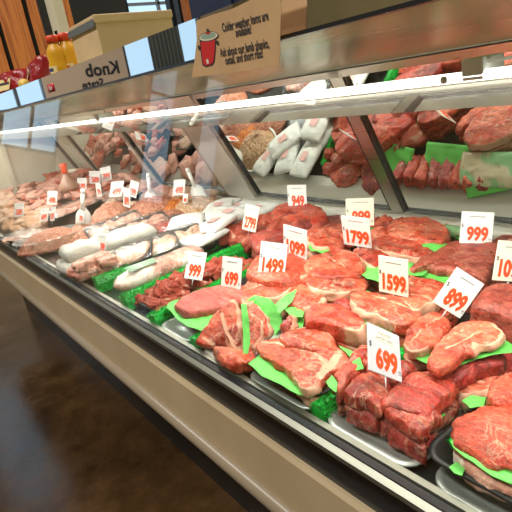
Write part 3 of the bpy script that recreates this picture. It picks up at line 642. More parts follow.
# big round steaks
s = steak('big oval red round steak at the lower right in the black tray', [(450, 430), (455, 420), (466, 412), (484, 406), (505, 404), (530, 406), (560, 415), (575, 440), (560, 466), (530, 474), (505, 470), (485, 463), (466, 452), (454, 442)], .868, .013, MEATR, slope=(-.06, .12), dome=.01, lump=.002, name='round_steak')
steak('pale pink round steak beneath green paper in the lower right black tray', [(455, 445), (466, 432), (500, 430), (550, 440), (560, 470), (530, 490), (505, 490), (480, 480), (462, 464)], .848, .022, MEATP, slope=(-.02, .04), lump=.005, rim=((8, 12),), rw=.01, name='round_steak')
sheet('light green paper strip under the big oval round steak', [(450, 442), (456, 436), (480, 452), (510, 466), (550, 470), (548, 484), (514, 484), (490, 474), (466, 460), (454, 450)], .858, slope=(-.04, .06))
sheet('green paper scrap in the front left corner of the lower right black tray', [(449, 467), (456, 462), (466, 468), (462, 476), (454, 473)], .842)
s = steak('round steak behind the big oval one, cut by the frame edge', [(486, 392), (491, 380), (505, 372), (525, 368), (560, 375), (565, 400), (540, 408), (512, 405), (494, 405)], .882, .03, MEATR, slope=(0, .06), dome=.008, lump=.002, name='round_steak'); under(s, 2, .03, lab='round steak beneath the one at the right frame edge')
sheet('green paper scrap between the round steak and the fatty cut', [(462, 402), (472, 396), (486, 398), (484, 408), (470, 410)], .852)
# flank in tray
steak('long grainy flank steak on green paper in its black tray', [(173, 304), (184, 295), (202, 288), (222, 284), (240, 284), (248, 290), (242, 299), (224, 306), (206, 310), (188, 312), (178, 309)], .862, .022, MEATF, slope=(0, .05), dome=.006, lump=.002, name='flank_steak', rough_side=.002)
sheet('large light green paper lining the flank tray', [(166, 308), (176, 300), (200, 300), (226, 302), (240, 306), (232, 314), (220, 324), (206, 330), (188, 328), (176, 318)], .844, slope=(0, .02), wave=.005)

# ---------------------------------------------------------------- price cards
def card(label, txt, TL, TR, BL, z=None, nrm=(.5, -.82, .22), mat=None, white=True, header='bars', dollar=True, zb=.885, asp=.90, spike=.016):
    bm_px = ((BL[0] + TR[0] + BL[0] - TL[0]) / 2, (BL[1] + TR[1] + BL[1] - TL[1]) / 2)
    A = atz(bm_px[0], bm_px[1], zb); n0 = Vector(nrm).normalized(); best = None
    for iy in range(-16, 17):
        for ip in range(-10, 11):      # the facing that makes the photographed corners a true upright rectangle
            yw = math.atan2(n0.x, -n0.y) + iy * .05; pt = math.asin(n0.z) + ip * .05
            n = Vector((math.sin(yw) * math.cos(pt), -math.cos(yw) * math.cos(pt), math.sin(pt)))
            a_, b_, c_ = (onplane(q[0], q[1], A, n) for q in (TL, TR, BL)); u = b_ - a_; v = c_ - a_
            er = 4 * (u.dot(v) / (u.length * v.length)) ** 2 + .8 * math.log(u.length / v.length / asp) ** 2 + .10 * ((iy * .05) ** 2 + (ip * .05) ** 2)
            if best is None or er < best[0]: best = (er, n)
    n = best[1]
    p = {k: onplane(q[0], q[1], A, n) for k, q in (('TL', TL), ('TR', TR), ('BL', BL))}
    u = (p['TR'] - p['TL']); w = u.length; u.normalize(); vv_ = p['TL'] - p['BL']; h = (vv_ - u * vv_.dot(u)).length; v = n.cross(u)
    O = (p['TR'] + p['BL']) / 2; mtx = Matrix((u, v, n)).transposed().to_4x4(); mtx.translation = O
    e = bpy.data.objects.new('price_card', None); C.objects.link(e); e.matrix_world = mtx; e.empty_display_size = .01
    tag(e, label, 'price card', 'plastic price cards with orange figures')
    m = mat or (CARD if white else CARDC)
    link('card', bx(-w / 2, w / 2, -h / 2, h / 2, -.0012, .0012, bev=.0005), m, e, False)
    I = Matrix.Identity(4)
    if txt:
        d = text_mesh(txt, h * .5, ORANGE, e, 'price_figures', I, h * .019, ext=.0006)
        xs = [q.co.x for q in d.data.vertices]; ys = [q.co.y for q in d.data.vertices]
        cw, chh = max(xs) - min(xs), max(ys) - min(ys); tw, th_ = w * (.80 if len(txt) > 3 else .66), h * .46
        sx, sy = tw / cw, th_ / chh; cx, cy = (max(xs) + min(xs)) / 2, (max(ys) + min(ys)) / 2
        for q in d.data.vertices: q.co = Vector(((q.co.x - cx) * sx + w * .04, (q.co.y - cy) * sy - h * .18, q.co.z + .0016))
        if dollar:
            q = text_mesh('$', h * .15, INK, e, 'dollar_sign', Matrix.Translation((-w * .44, h * .06, .0016)))
            q = text_mesh('LB', h * .09, INK, e, 'unit_mark', Matrix.Translation((w * .43, -h * .34, .0016)) @ Matrix.Rotation(PI / 2, 4, 'Z'))
    if header == 'bars':
        bm = bmesh.new(); x = -w * .25
        while x < w * .25:
            ww = random.uniform(.02, .06) * w; box(bm, x, x + ww, h * .335, h * .365, .0013, .0016); x += ww + w * .012
        link('small_print', bm, M('faint_ink', (.25, .24, .22), .6) if 'faint_ink' not in bpy.data.materials else bpy.data.materials['faint_ink'], e, False)
    elif header:
        link('name_strip', bx(-w * .30, w * .30, h * .20, h * .43, .0012, .0017), CARDC, e, False)
        for i, ln in enumerate(header): text_mesh(ln, h * .09, INK, e, 'small_print', Matrix.Translation((0, h * (.36 - .11 * i), .0019)))
    if spike: link('card_pin', tube(bmesh.new(), (0, -h / 2, 0), (0, -h / 2 - spike, 0), .001, .0008, 6), M('clear_pin', (.6, .6, .6), .3), e)
    return e
card('front tilted shade-greyed white price card reading 6.99 among the dark short ribs', '699', (366.5, 322), (398, 336), (369, 370), nrm=(.85, -.50, .1), header=('ENGLISH', 'SHORT RIBS'), zb=.89, mat=M('card_shaded', (.58, .59, .62), .45))  # white card, its shade painted in as a greyer material
card('white price card leaning right reading 8.99 above the chuck steaks', '899', (457, 267), (484, 284), (433, 302), nrm=(.45, -.75, .48), zb=.91)
card('white price card reading 9.99 above the broad flat steak', '999', (462, 211), (494.6, 212.5), (459, 243), zb=.905)
card('cream price card cut by the right frame edge starting 10', '1099', (498.5, 240), (531, 243), (492, 280), zb=.905, white=False)
card('cream price card reading 15.99 over the long strip steak', '1599', (378.5, 255), (408, 260), (379.5, 291), zb=.89, white=False)
card('white price card reading 17.99 in front of another card', '1799', (340.5, 215), (369, 218.5), (344.5, 244), zb=.90)
card('cream price card reading 8.99 half hidden behind the 17.99 card', '899', (345.7, 198.6), (374, 197.6), (346, 226), zb=.90, white=False)
card('white price card reading 9.49 over the back left roast', '949', (287, 185), (306, 184.6), (288.5, 208), zb=.90)
card('white price card reading 10.99 right of the 14.99 card', '1099', (283.4, 224), (307, 230.5), (284, 253), zb=.89)
card('white price card reading 14.99 above the pale-rimmed bone-in steak', '1499', (261.5, 241), (288, 244.5), (258, 274), zb=.885)
card('cream tilted price card reading 27.99 by the white packets', '2799', (246, 204), (259.7, 207), (242, 229), zb=.88, white=False, nrm=(.6, -.75, .25))
card('white price card reading 9.99 over the diced beef', '999', (189.4, 251), (207.2, 253), (184, 278), zb=.865)
card('white price card reading 6.99 left of the 14.99 card', '699', (223, 256), (242.5, 259), (221, 286), zb=.868)
card('narrow price card reading 17.99 on the white paper rolls', '1799', (98, 233.8), (107.2, 235), (95.5, 252), zb=.86)
card('white price card reading 7.99 highest at the far end', '799', (99.7, 168.3), (110, 165.8), (101.6, 182), zb=.90)
card('white price card reading 5.89 left of the highest far card', '589', (89, 171), (100, 171), (89.8, 183.8), zb=.90)
card('white price card reading 1.99 leftmost of the row at the far back', '199', (77, 178), (86.6, 178), (77.2, 190), zb=.89)
card('large white price card reading 4.99 above pink ground meat', '499', (111.6, 182), (124.4, 180.6), (109, 197.5), zb=.89)
card('white tilted price card reading 1.99 right of the large 4.99 card', '199', (131, 179.7), (139.4, 183), (127.8, 195), zb=.89)
card('narrow white price card reading 8.99 below the large 4.99 card', '899', (123.4, 187), (130.2, 189), (123.4, 205.6), zb=.88)
card('white price card reading 4.98 beside the orange ground meat', '498', (174, 180), (185.6, 179.3), (172.7, 195.5), zb=.895)
card('small price card reading 4 on the rim of the tan ground meat', '498', (183.6, 194), (188, 194), (182.8, 203), zb=.88, dollar=False, spike=.02)
card('white price card reading 5.89 nearest the left frame edge', '589', (15, 203), (24.6, 203), (13.6, 216.5), zb=.87)
card('white price card reading 6.99 over ground meat at the left', '699', (40.8, 209), (49, 208), (39.4, 221.5), zb=.87)
card('narrow price card beside the left 6.99 card', '89', (51.8, 207), (55.8, 206.5), (50.2, 221), zb=.87, dollar=False)
card('white price card reading 4.98 highest on the left', '498', (47.7, 191), (57.6, 191), (46.8, 204.5), zb=.89)
card('small narrow price card behind the far scoop', '79', (95.5, 183), (100.5, 183.5), (97, 196), zb=.88, dollar=False)
card('narrow price card on the white scoop in pink ground meat', '78', (79, 210), (84.5, 211), (78, 221.5), zb=.885, dollar=False, spike=.02)

# kraft paper notice taped on the glass top
px = [(196.5, 20.5), (215, 14), (232, 9), (246, 4), (254, 0), (263, -6), (281, -10), (281.5, 8), (280.5, 35), (279.5, 65.5), (250, 69.5), (222, 74), (192, 77.5), (195, 60), (197, 40), (196.5, 30)]
PY = .470
W3 = [onplane(x, y, (0, PY, 0), Vector((0, 1, 0))) for x, y in px]; O = sum(W3, Vector()) / len(W3)
e = thing('paper_notice', 'brown kraft paper notice with a red slow cooker drawing, taped to the top edge', 'sign', O)
bm = bmesh.new(); vv = [bm.verts.new((p.x - O.x, .0003 * math.sin(p.x * 60) , p.z - O.z)) for p in W3]; bm.faces.new(vv); bmesh.ops.triangulate(bm, faces=bm.faces)
o = link('paper_sheet', bm, KRAFT, e, False); md = o.modifiers.new('s', 'SOLIDIFY'); md.thickness = .0006
def onp(x, y, d=.004): p = onplane(x, y, (0, PY - d * .3, 0), Vector((0, 1, 0))) - O; return p
def zz4(x, y): return 180 + x / 4.655, y / 4.655
def line_text(s, a, b, size, nm='handwritten_line'):
    pa, pb = onp(*zz4(*a)), onp(*zz4(*b)); d = (pb - pa); L = d.length; d.normalize(); up = Vector((0, -1, 0)).cross(d) * -1
    if up.z < 0: up = -up
    mt = Matrix((d, up, Vector((0, -1, 0)))).transposed().to_4x4(); mt.translation = (pa + pb) / 2
    t_ = text_mesh(s, size, INK, e, nm, Matrix.Identity(4), .00035)
    xs = [q.co.x for q in t_.data.vertices]; cw = max(xs) - min(xs); c_ = (max(xs) + min(xs)) / 2
    for q in t_.data.vertices: q.co.x = (q.co.x - c_) * L / cw
    t_.data.transform(mt)
line_text('Colder weather items are', (196, 132), (410, 72), .0165)
line_text('available!', (258, 154), (330, 136), .0165)
line_text('Ask about our lamb shanks,', (186, 248), (413, 202), .0165)
line_text('oxtail, and short ribs!', (210, 284), (384, 248), .0165)
def poly2(pts, mat, nm, d=.004):
    bm = bmesh.new(); vv = [bm.verts.new(onp(*zz4(*p), d)) for p in pts]; bm.faces.new(vv); return link(nm, bm, mat, e, False)
REDI = M('red_ink', (.62, .02, .02), .6)
def ell(cx, cy, rx, ry, n=20, rot=-.2): return [(cx + rx * math.cos(a) * math.cos(rot) - ry * math.sin(a) * math.sin(rot), cy + rx * math.cos(a) * math.sin(rot) + ry * math.sin(a) * math.cos(rot)) for a in [2 * PI * k / n for k in range(n)]]
poly2([(91, 190), (166, 172), (166, 230), (160, 288), (150, 304), (120, 312), (104, 303), (98, 260)], INK, 'pot_outline', .0042)
poly2([(95, 196), (163, 178), (162, 230), (156, 284), (147, 298), (121, 306), (108, 298), (102, 258)], REDI, 'pot_body', .0050)
poly2(ell(132, 170, 47, 22), INK, 'lid_outline', .0056); poly2(ell(132, 170, 44, 19), M('lid_cream', (.75, .68, .5), .6), 'lid_rim', .0062); poly2(ell(131, 167, 36, 14), M('lid_green', (.30, .42, .32), .6), 'lid_glass', .0068)
poly2(ell(130, 154, 12, 5), REDI, 'lid_base', .0074); poly2(ell(129, 142, 6, 9), INK, 'lid_knob', .0080)
poly2(ell(89, 222, 6, 12), INK, 'pot_handle', .0056); poly2(ell(173, 198, 6, 11), INK, 'pot_handle', .0056); poly2(ell(128, 286, 6, 12), M('dial_white', (.8, .7, .55), .6), 'pot_dial', .0060)

# ================================================================ left half of the counter
CHICK = meat_mat('poultry_pale', (.60, .32, .20), (.76, .46, .32), (.84, .62, .46), marb=.4, fatcol=(.88, .76, .60))
ORNG = meat_mat('poultry_orange', (.60, .26, .12), (.74, .38, .20), (.80, .48, .28), marb=.3, fatcol=(.85, .62, .42))
def ground_mat(name, a, b, c):
    m = M(name, b, .5); t = NT(m); co = t.coords()
    v = t.add('ShaderNodeTexVoronoi'); v.inputs['Scale'].default_value = 95; w = t.noise(co, 30, 3); mx = t.mix(None, 0, co, 0, w, 1, 'MIX', .06); t.l(mx, 2, v, 'Vector')
    r = t.ramp(v, 0, [(.05, c), (.35, b), (.7, a)]); t.l(r, 0, t.b, 'Base Color'); bb = t.bump(v, 0, .9, .006); bb.invert = True; return m
GPINK = ground_mat('ground_pink', (.42, .13, .07), (.68, .30, .19), (.82, .50, .36))
GORNG = ground_mat('ground_orange', (.45, .09, .01), (.74, .24, .03), (.85, .40, .10))
GTAN = ground_mat('ground_tan', (.42, .22, .10), (.66, .42, .25), (.80, .60, .42))
def mound(label, x, y, rx, ry, h, mat, z=DZ + .004, yaw=0, parent=None):
    bm = bmesh.new(); n = 64; rings = []; off = Vector((x * 7, y * 5, 0))
    for i in range(1, 17):
        s = i / 16
        rings.append([bm.verts.new((rx * s * math.cos(a), ry * s * math.sin(a), h * (1 - s ** 2.4) + (noise.noise(Vector((math.cos(a) * s * rx * 60, math.sin(a) * s * ry * 60, 0)) + off) * .006 + noise.noise(Vector((math.cos(a) * s * rx * 190, math.sin(a) * s * ry * 190, 3)) + off) * .005) * (1 if i < 16 else 0))) for a in [2 * PI * k / n for k in range(n)]])
    c = bm.verts.new((0, 0, h))
    for j in range(n): bm.faces.new((c, rings[0][j], rings[0][(j + 1) % n]))
    for a, b in zip(rings, rings[1:]):
        for j in range(n): bm.faces.new((a[j], b[j], b[(j + 1) % n], a[(j + 1) % n]))
    bm.faces.new(rings[-1][::-1])
    o = link('ground_meat_mound', bm, mat); o.location = (x, y, z); o.rotation_euler = (0, 0, yaw); return tag(o, label, 'ground meat')
def mound_px(label, px, py, z, rx, ry, h, mat, base=DZ + .004, yaw=0):
    p = atz(px, py, z); return mound(label, p.x, p.y, rx, ry, h, mat, base, yaw)
def tub(label, x, y, rx, ry, z, h, mat, name='tub', yaw=0):
    bm = bmesh.new(); lathe(bm, [(.82, 0), (.97, h), (1.0, h), (1.0, h + .003), (.94, h + .003), (.80, .006)], 40, rx, ry)
    o = link(name, bm, mat); o.location = (x, y, z); o.rotation_euler = (0, 0, yaw); return tag(o, label, 'tub')
CLEARP = film('clear_plastic', (.97, 1, .97), .10, .08, 1.3, .12)
p = atz(197, 206, .848); mound('tan ground meat heaped in a white tub near the mirror', p.x, p.y, .135, .10, .052, GTAN, DZ + .035, .2); tub('white tub holding the tan ground meat', p.x, p.y, .147, .112, DZ + .002, .040, PLASTW, 'tub', .2)
mound_px('bright orange ground meat behind the 4.98 card', 178, 203, .86, .10, .13, .075, GORNG)
mound_px('pink ground meat heap below the far scoop', 152, 203, .875, .14, .15, .10, GPINK)
mound_px('pink ground meat heap beside the orange heap', 168, 213, .855, .10, .10, .062, GPINK)
mound_px('pink ground meat heap below the large 4.99 card', 112, 207, .87, .13, .13, .085, GPINK)
mound_px('orange-pink ground meat heap around the near scoop', 86, 227, .855, .15, .11, .066, GORNG if 0 else GPINK)
p = atz(50, 236, .85); mound('coarse ground meat in the clear tub at the front left', p.x, p.y, .11, .14, .065, GPINK, DZ + .012); tub('clear plastic tub of coarse ground meat at the front left', p.x, p.y, .115, .145, DZ + .002, .052, CLEARP, 'tub')
# scoops
def scoop(label, tip, top, z0, hgt, w=.045, lean=(0, 0)):
    a = atz(tip[0], tip[1], z0); n = Vector((.75, -.62, .1)).normalized(); b = onplane(top[0], top[1], a, n)
    e = thing('scoop', label, 'scoop', a); d = (b - a); L = d.length; d.normalize(); side = n.cross(d).normalized(); n2 = side.cross(d)
    bm = bmesh.new()
    for k in range(9):
        s = k / 8; ww = w * (.55 + .45 * math.sin(min(1, (1 - s) * 1.6) * PI / 2)) * (1 if s < .7 else (1 - (s - .7) * 1.6)); q = d * (L * .5 * s)
        rr = []
        for j in range(9):
            t_ = (j / 8 - .5) * 2; rr.append(bm.verts.new(q + side * ww * t_ * .6 + n2 * (t_ * t_) * .014))
        if k:
            for j in range(8): bm.faces.new((pr_[j], pr_[j + 1], rr[j + 1], rr[j]))
        pr_ = rr
    o = link('blade', bm, PLASTW, e); md = o.modifiers.new('s', 'SOLIDIFY'); md.thickness = .003
    bm = bmesh.new(); tube(bm, d * L * .42, d * L * .9, .007, .009, 12); tube(bm, d * L * .88, d * L, .010, .008, 12); link('handle', bm, PLASTW, e)
scoop('white plastic scoop standing in the tan ground meat', (200, 200), (187, 168), .860, .1, .055)
scoop('white plastic scoop standing in pink ground meat at the back', (151, 206), (148, 173), .865, .1, .05)
scoop('near white plastic scoop standing in ground meat on the left', (82, 226), (83, 189), .865, .1, .055)

# soft white packets and rolls
def pillow(label, x, y, z, lx, ly, h, mat, yaw=0, tilt=(0, 0), name='wrapped_packet', cat='packet', lumpy=.25, seed=0, mark=None, sup=3.0, ex=.45):
    bm = bmesh.new(); n = 26; NS[0] += 1; off = Vector((NS[0] * 2.9, 0, 0)); g = {}
    for side in (1, -1):
        for i in range(n + 1):
            for j in range(n + 1):
                a, b = i / n * 2 - 1, j / n * 2 - 1; edge = max(0, (1 - abs(a) ** sup)) * max(0, (1 - abs(b) ** sup))
                if side == -1 and (i in (0, n) or j in (0, n)): g[side, i, j] = g[1, i, j]; continue
                x_, y_ = a * lx / 2 * (1 - .04 * b * b), b * ly / 2 * (1 - .04 * a * a)
                hh = (h / 2) * (edge ** ex) * (1 + lumpy * (noise.noise(Vector((x_ * 28, y_ * 28, side)) + off) + .5 * noise.noise(Vector((x_ * 80, y_ * 80, side)) + off)))
                g[side, i, j] = bm.verts.new((x_, y_, hh * side))
    for side in (1, -1):
        for i in range(n):
            for j in range(n):
                q = [g[side, i, j], g[side, i + 1, j], g[side, i + 1, j + 1], g[side, i, j + 1]]; bm.faces.new(q if side == 1 else q[::-1])
    o = link(name, bm, mat); o.location = (x, y, z); o.rotation_euler = (tilt[0], tilt[1], yaw); tag(o, label, cat)
    if mark:
        bm = bmesh.new(); n2 = 5
        pts = [[bm.verts.new(((k / n2 - .5) * lx * .3, (l / n2 - .5) * ly * .25, h / 2 * 1.12 + .001)) for l in range(n2 + 1)] for k in range(n2 + 1)]
        for k in range(n2):
            for l in range(n2): bm.faces.new((pts[k][l], pts[k + 1][l], pts[k + 1][l + 1], pts[k][l + 1]))
        link('packet_label', bm, mark, o)
    return o
def ppx(label, px, py, z, *a, **k):
    p = atz(px, py, z); return pillow(label, p.x, p.y, z - a[2] * .3, *a, **k)
WHP = paper_mat('white_packet', (.78, .78, .74), .8, .35, 40); PINKL = paper_mat('pink_window_label', (.80, .45, .42), .1, .35)
ppx('white paper roll lying on top, nearest the glass, under the 17.99 card', 108, 238, .885, .12, .33, .042, WHITEP, yaw=-.10, name='paper_roll', cat='roll', lumpy=.45, sup=9, ex=.2)
ppx('white paper roll beneath the top one, its open end facing the glass', 92, 256, .845, .13, .22, .045, WHITEP, yaw=.04, name='paper_roll', cat='roll', lumpy=.45, sup=9, ex=.2)
for lab, x, y, z, lx, ly, h, yw, tl, mk in [
    ('white wrapped packet with pink mark next to the tan tub', 214, 222, .885, .12, .16, .03, .35, (.1, -.1), PINKL),
    ('white wrapped packet at the back against the 27.99 card', 228, 213, .880, .12, .15, .03, .1, (.05, .1), PINKL),
    ('white wrapped packet left of the pink-marked ones', 186, 219, .888, .13, .13, .03, .9, (.1, 0), None),
    ('white wrapped packet lowest by the green divider', 203, 234, .868, .12, .15, .03, .2, (.05, 0), PINKL),
    ('white wrapped packet under the one next to the tan tub', 212, 229, .84, .11, .15, .03, -.2, (0, 0), None),
    ('white wrapped packet tucked against the rear divider end', 240, 219, .85, .10, .12, .03, .5, (.0, .15), None)]:
    ppx(lab, x, y, z, lx, ly, h, WHP, yaw=yw, tilt=tl, mark=mk)
def meat_pack(label, px, py, z, w, l, yaw, tilt, mat, n=4, dark=True, seed=0):
    p = atz(px, py, z); e = thing('meat_package', label, 'package', (p.x, p.y, z - .03), (tilt[0], tilt[1], yaw))
    rnd = random.Random(seed); bm = bmesh.new(); r = .018
    for ins, zz in ((.012, 0), (0, .018), (.004, .019), (.018, .004)): pass
    rs = []
    for ins, zz in ((.014, 0), (.0, .017), (.0, .02), (.005, .02), (.018, .005)):
        rs.append([bm.verts.new((sx * (w / 2 - ins - r) + r * math.cos(math.radians(a0 + k * 18)), sy * (l / 2 - ins - r) + r * math.sin(math.radians(a0 + k * 18)), zz)) for sx, sy, a0 in ((1, 1, 0), (-1, 1, 90), (-1, -1, 180), (1, -1, 270)) for k in range(6)])
    for a, b in zip(rs, rs[1:]):
        for j in range(24): bm.faces.new((a[j], a[(j + 1) % 24], b[(j + 1) % 24], b[j]))
    bm.faces.new(rs[0][::-1]); bm.faces.new(rs[-1]); link('foam_tray', bm, BLACKF if dark else PLASTW, e)
    for k in range(n):
        me = lump_mesh(seed * 7 + k, 'ico', mat, w * .38, l / n * .62, .016, .22, 3, 1.5); o = bpy.data.objects.new('meat_slice', me); C.objects.link(o); o.parent = e
        o.location = (rnd.uniform(-.004, .004), (k + .5) / n * (l - .04) - (l - .04) / 2, .016 + .002 * (k % 2)); o.rotation_euler = (rnd.uniform(-.2, .2) + .15, 0, rnd.uniform(-.5, .5))
    bm = bmesh.new(); nn = 16; g = [[bm.verts.new(((i / nn * 2 - 1) * w * .495, (j / nn * 2 - 1) * l * .495, .021 + .017 * (max(0, (1 - abs(i / nn * 2 - 1) ** 4) * (1 - abs(j / nn * 2 - 1) ** 4))) ** .5 + .003 * noise.noise(Vector((i * .7, j * .7, seed))))) for j in range(nn + 1)] for i in range(nn + 1)]
    for i in range(nn):
        for j in range(nn): bm.faces.new((g[i][j], g[i + 1][j], g[i + 1][j + 1], g[i][j + 1]))
    link('clear_film', bm, WRAP, e); return e
for i, (lab, x, y, z, w, l, yw, tl, mt_, n) in enumerate([
    ('black tray package of pale poultry beside the white rolls, tilted', 131, 251, .872, .12, .15, -.55, (.25, .25), CHICK, 3),
    ('pale poultry package leaning behind the tilted one', 153, 244, .870, .13, .17, -.35, (.15, .15), CHICK, 3),
    ('clear wrapped poultry package between the rolls and the white packets', 175, 236, .872, .14, .20, -.3, (.1, .15), CHICK, 4),
    ('wrapped pale poultry low beside the green divider', 190, 243, .845, .12, .17, -.2, (.05, 0), CHICK, 4),
    ('pink chop package with a dark tray rim behind the rolls', 115, 223, .888, .15, .22, -.15, (.1, .22), MEATP, 4),
    ('pink chop package leaning on the first dark-rimmed one', 140, 224, .885, .13, .22, -.2, (.1, .25), MEATP, 4),
    ('darker red meat package next to the white rolls', 158, 225, .878, .11, .20, -.3, (.1, .28), MEATD, 4),
    ('long pale meat package beneath the 4.98 card', 72, 205, .872, .18, .26, .1, (.1, .05), MEATP, 4),
    ('film-wrapped poultry near the left end of the glass', 26, 233, .85, .20, .16, .3, (0, 0), CHICK, 4),
    ('pink meat package in the far back row', 96, 198, .872, .18, .22, .1, (.1, 0), MEATP, 4),
    ('pale package at the back below the far cards', 120, 196, .868, .16, .2, 0, (.1, 0), CHICK, 3)]):
    meat_pack(lab, x, y, z, w, l, yw, tl, mt_, n, seed=i + 3)
# pink chops in front of the white rolls
for i, (x, y, z) in enumerate([(83, 265, .865), (91, 261, .868), (100, 258, .868), (108, 261, .862), (86, 274, .835), (95, 270, .84), (104, 268, .84), (113, 264, .84), (78, 271, .84)]):
    me = lump_mesh(40 + i, 'cube', MEATP, .021, .028, .014, .2); p = atz(x, y, z)
    inst('pork_cube', me, p, (0, 0, random.uniform(-.3, .3)), 1, 'thick pink cut block before the white paper rolls, ' + ('upper row, leftmost', 'upper row, second from left', 'upper row, third from left', 'upper row, rightmost', 'lower row, second from left', 'lower row, middle', 'lower row, second from right', 'lower row, rightmost', 'lower row, leftmost')[i], 'meat', 'pink cut blocks in front of the white rolls')
tray('black tray under the pink cut blocks', atz(96, 270, .81).x - .09, atz(96, 270, .81).x + .08, .425, .60, DZ + .001, .016, BLACKF)
# bagged pork loin between dividers
def bagged(label, pts, r, mat):
    bm = bmesh.new(); n = 28; rings = []; m = 40
    A, Bq = Vector(pts[0]), Vector(pts[1]); d = (Bq - A); L = d.length; d.normalize(); s = d.cross(Vector((0, 0, 1))).normalized(); u = s.cross(d)
    fl = bm.verts.layers.float.new('fat'); off = Vector((5, 2, 1))
    for i in range(m + 1):
        t_ = i / m; rr = r * max(.05, (1 - abs(2 * t_ - 1) ** 5)) ** .5; ring = []
        for k in range(n):
            a = 2 * PI * k / n; q = A + d * L * t_ + s * math.cos(a) * rr * 1.25 + u * math.sin(a) * rr * .85
            q += (s * math.cos(a) + u * math.sin(a)) * noise.noise(q * 14 + off) * .012; v = bm.verts.new(q); v[fl] = .25 + noise.noise(q * 9 + off) * 1.1; ring.append(v)
        rings.append(ring)
    for a, b in zip(rings, rings[1:]):
        for k in range(n): bm.faces.new((a[k], a[(k + 1) % n], b[(k + 1) % n], b[k]))
    bm.faces.new(rings[0][::-1]); bm.faces.new(rings[-1]); o = link('bagged_pork', bm, mat)
    o.data.transform(Matrix.Translation(-A)); o.location = A; return tag(o, label, 'bagged meat')
pk = bagged('long pale pork cut in a clear bag between two green dividers', [(-1.318, .435, .834), (-1.340, .74, .838)], .036, MEATP)
f_ = pk.data.copy(); f_.materials.clear(); f_.materials.append(BAGF); bo = bpy.data.objects.new('clear_bag', f_); C.objects.link(bo); bo.parent = pk; bo.scale = (1, 1, 1); md = bo.modifiers.new('d', 'DISPLACE'); md.strength = .003; md.mid_level = 0
LB = M('green_white_label', (.35, .50, .36), .4)
bm = bmesh.new(); gg = [[bm.verts.new((.040 * math.sin(a), y_, .036 * math.cos(a) + .006)) for y_ in (.04, .13)] for a in [-.2 + .12 * k for k in range(8)]]
for a, b in zip(gg, gg[1:]): bm.faces.new((a[0], b[0], b[1], a[1]))
lb = link('bag_label', bm, LB, pk); md = lb.modifiers.new('s', 'SOLIDIFY'); md.thickness = .0006
heap(-1.43, -1.31, .86, 1.14, DZ + .02, DZ + .045, 22, CUBE, .026, 'beef_chunk', 'red beef chunk behind the bagged pork, at the divider end', 'meat', 'beef chunks behind the bagged pork')

# loose pieces at the far left end
PCS = [lump_mesh(60 + i, 'ico', m, 1.25, .9, .5, .5, 3, 1.6) for i, m in enumerate((MEATP, CHICK, MEATP, ORNG, MEATM, MEATP))]
def scatter(n, x0, x1, y0, y1, za, zb, sc, meshes, name, label, group):
    for k in range(n):
        x, y = random.uniform(x0, x1), random.uniform(y0, y1); f = (y - y0) / (y1 - y0)
        inst(name, random.choice(meshes), (x, y, za + (zb - za) * f ** .8 + random.uniform(-.015, .012)), (random.uniform(-.4, .4), random.uniform(-.4, .4), random.uniform(0, 6)), sc * random.uniform(.75, 1.25), label, 'meat', group)
scatter(44, -3.15, -2.40, .46, .62, .83, .855, .038, [PCS[3], PCS[1], PCS[3]], 'poultry_piece', 'orange-pink poultry piece near the glass at the left end', 'orange-pink poultry pieces at the left end')
scatter(110, -3.85, -2.70, .60, 1.20, .85, .90, .042, [PCS[0], PCS[2], PCS[5], PCS[4]], 'pork_piece', 'pink pork piece in the heaps at the far left', 'pink pork pieces heaped at the far left end')
scatter(26, -2.72, -2.0, .95, 1.20, .83, .85, .055, [PCS[0], PCS[2], PCS[1]], 'pork_piece', 'pale pork piece between the packages and ground meat', 'pale pork pieces among the packages')
scatter(24, -3.9, -3.1, .45, .65, .83, .86, .055, [PCS[0], PCS[1]], 'poultry_piece', 'pale poultry piece at the far glass corner', 'pale poultry pieces at the far glass corner')
# hanging bag and strip card on the end wall
p = atz(70, 190, .90); e = thing('twisted_bag', 'brown cone-shaped bag with an orange clip standing before the end wall', 'bag', (p.x, p.y, .90))
bm = bmesh.new(); lathe(bm, [(.02, -.01), (.055, 0), (.058, .02), (.04, .05), (.015, .085), (.008, .10)], 20); link('bag_body', bm, M('brown_bag', (.45, .26, .18), .35), e)
bm = bmesh.new(); lathe(bm, [(.010, .095), (.018, .10), (.016, .125), (.022, .145), (.012, .15)], 12); link('orange_clip', bm, ORANGE, e)
a, b = aty(60, 169, 1.15), aty(84, 174, 1.15)
o = link('strip_label', bx(-.075, .075, -.002, .002, -.015, .015), CARDC); o.location = (a + b) / 2 + Vector((0, 0, 0)); o.rotation_euler = (0, 0, .5); tag(o, 'cream strip label above the brown cone-shaped bag', 'label')

# ================================================================ on top of the case, upper left
TZ = 1.405
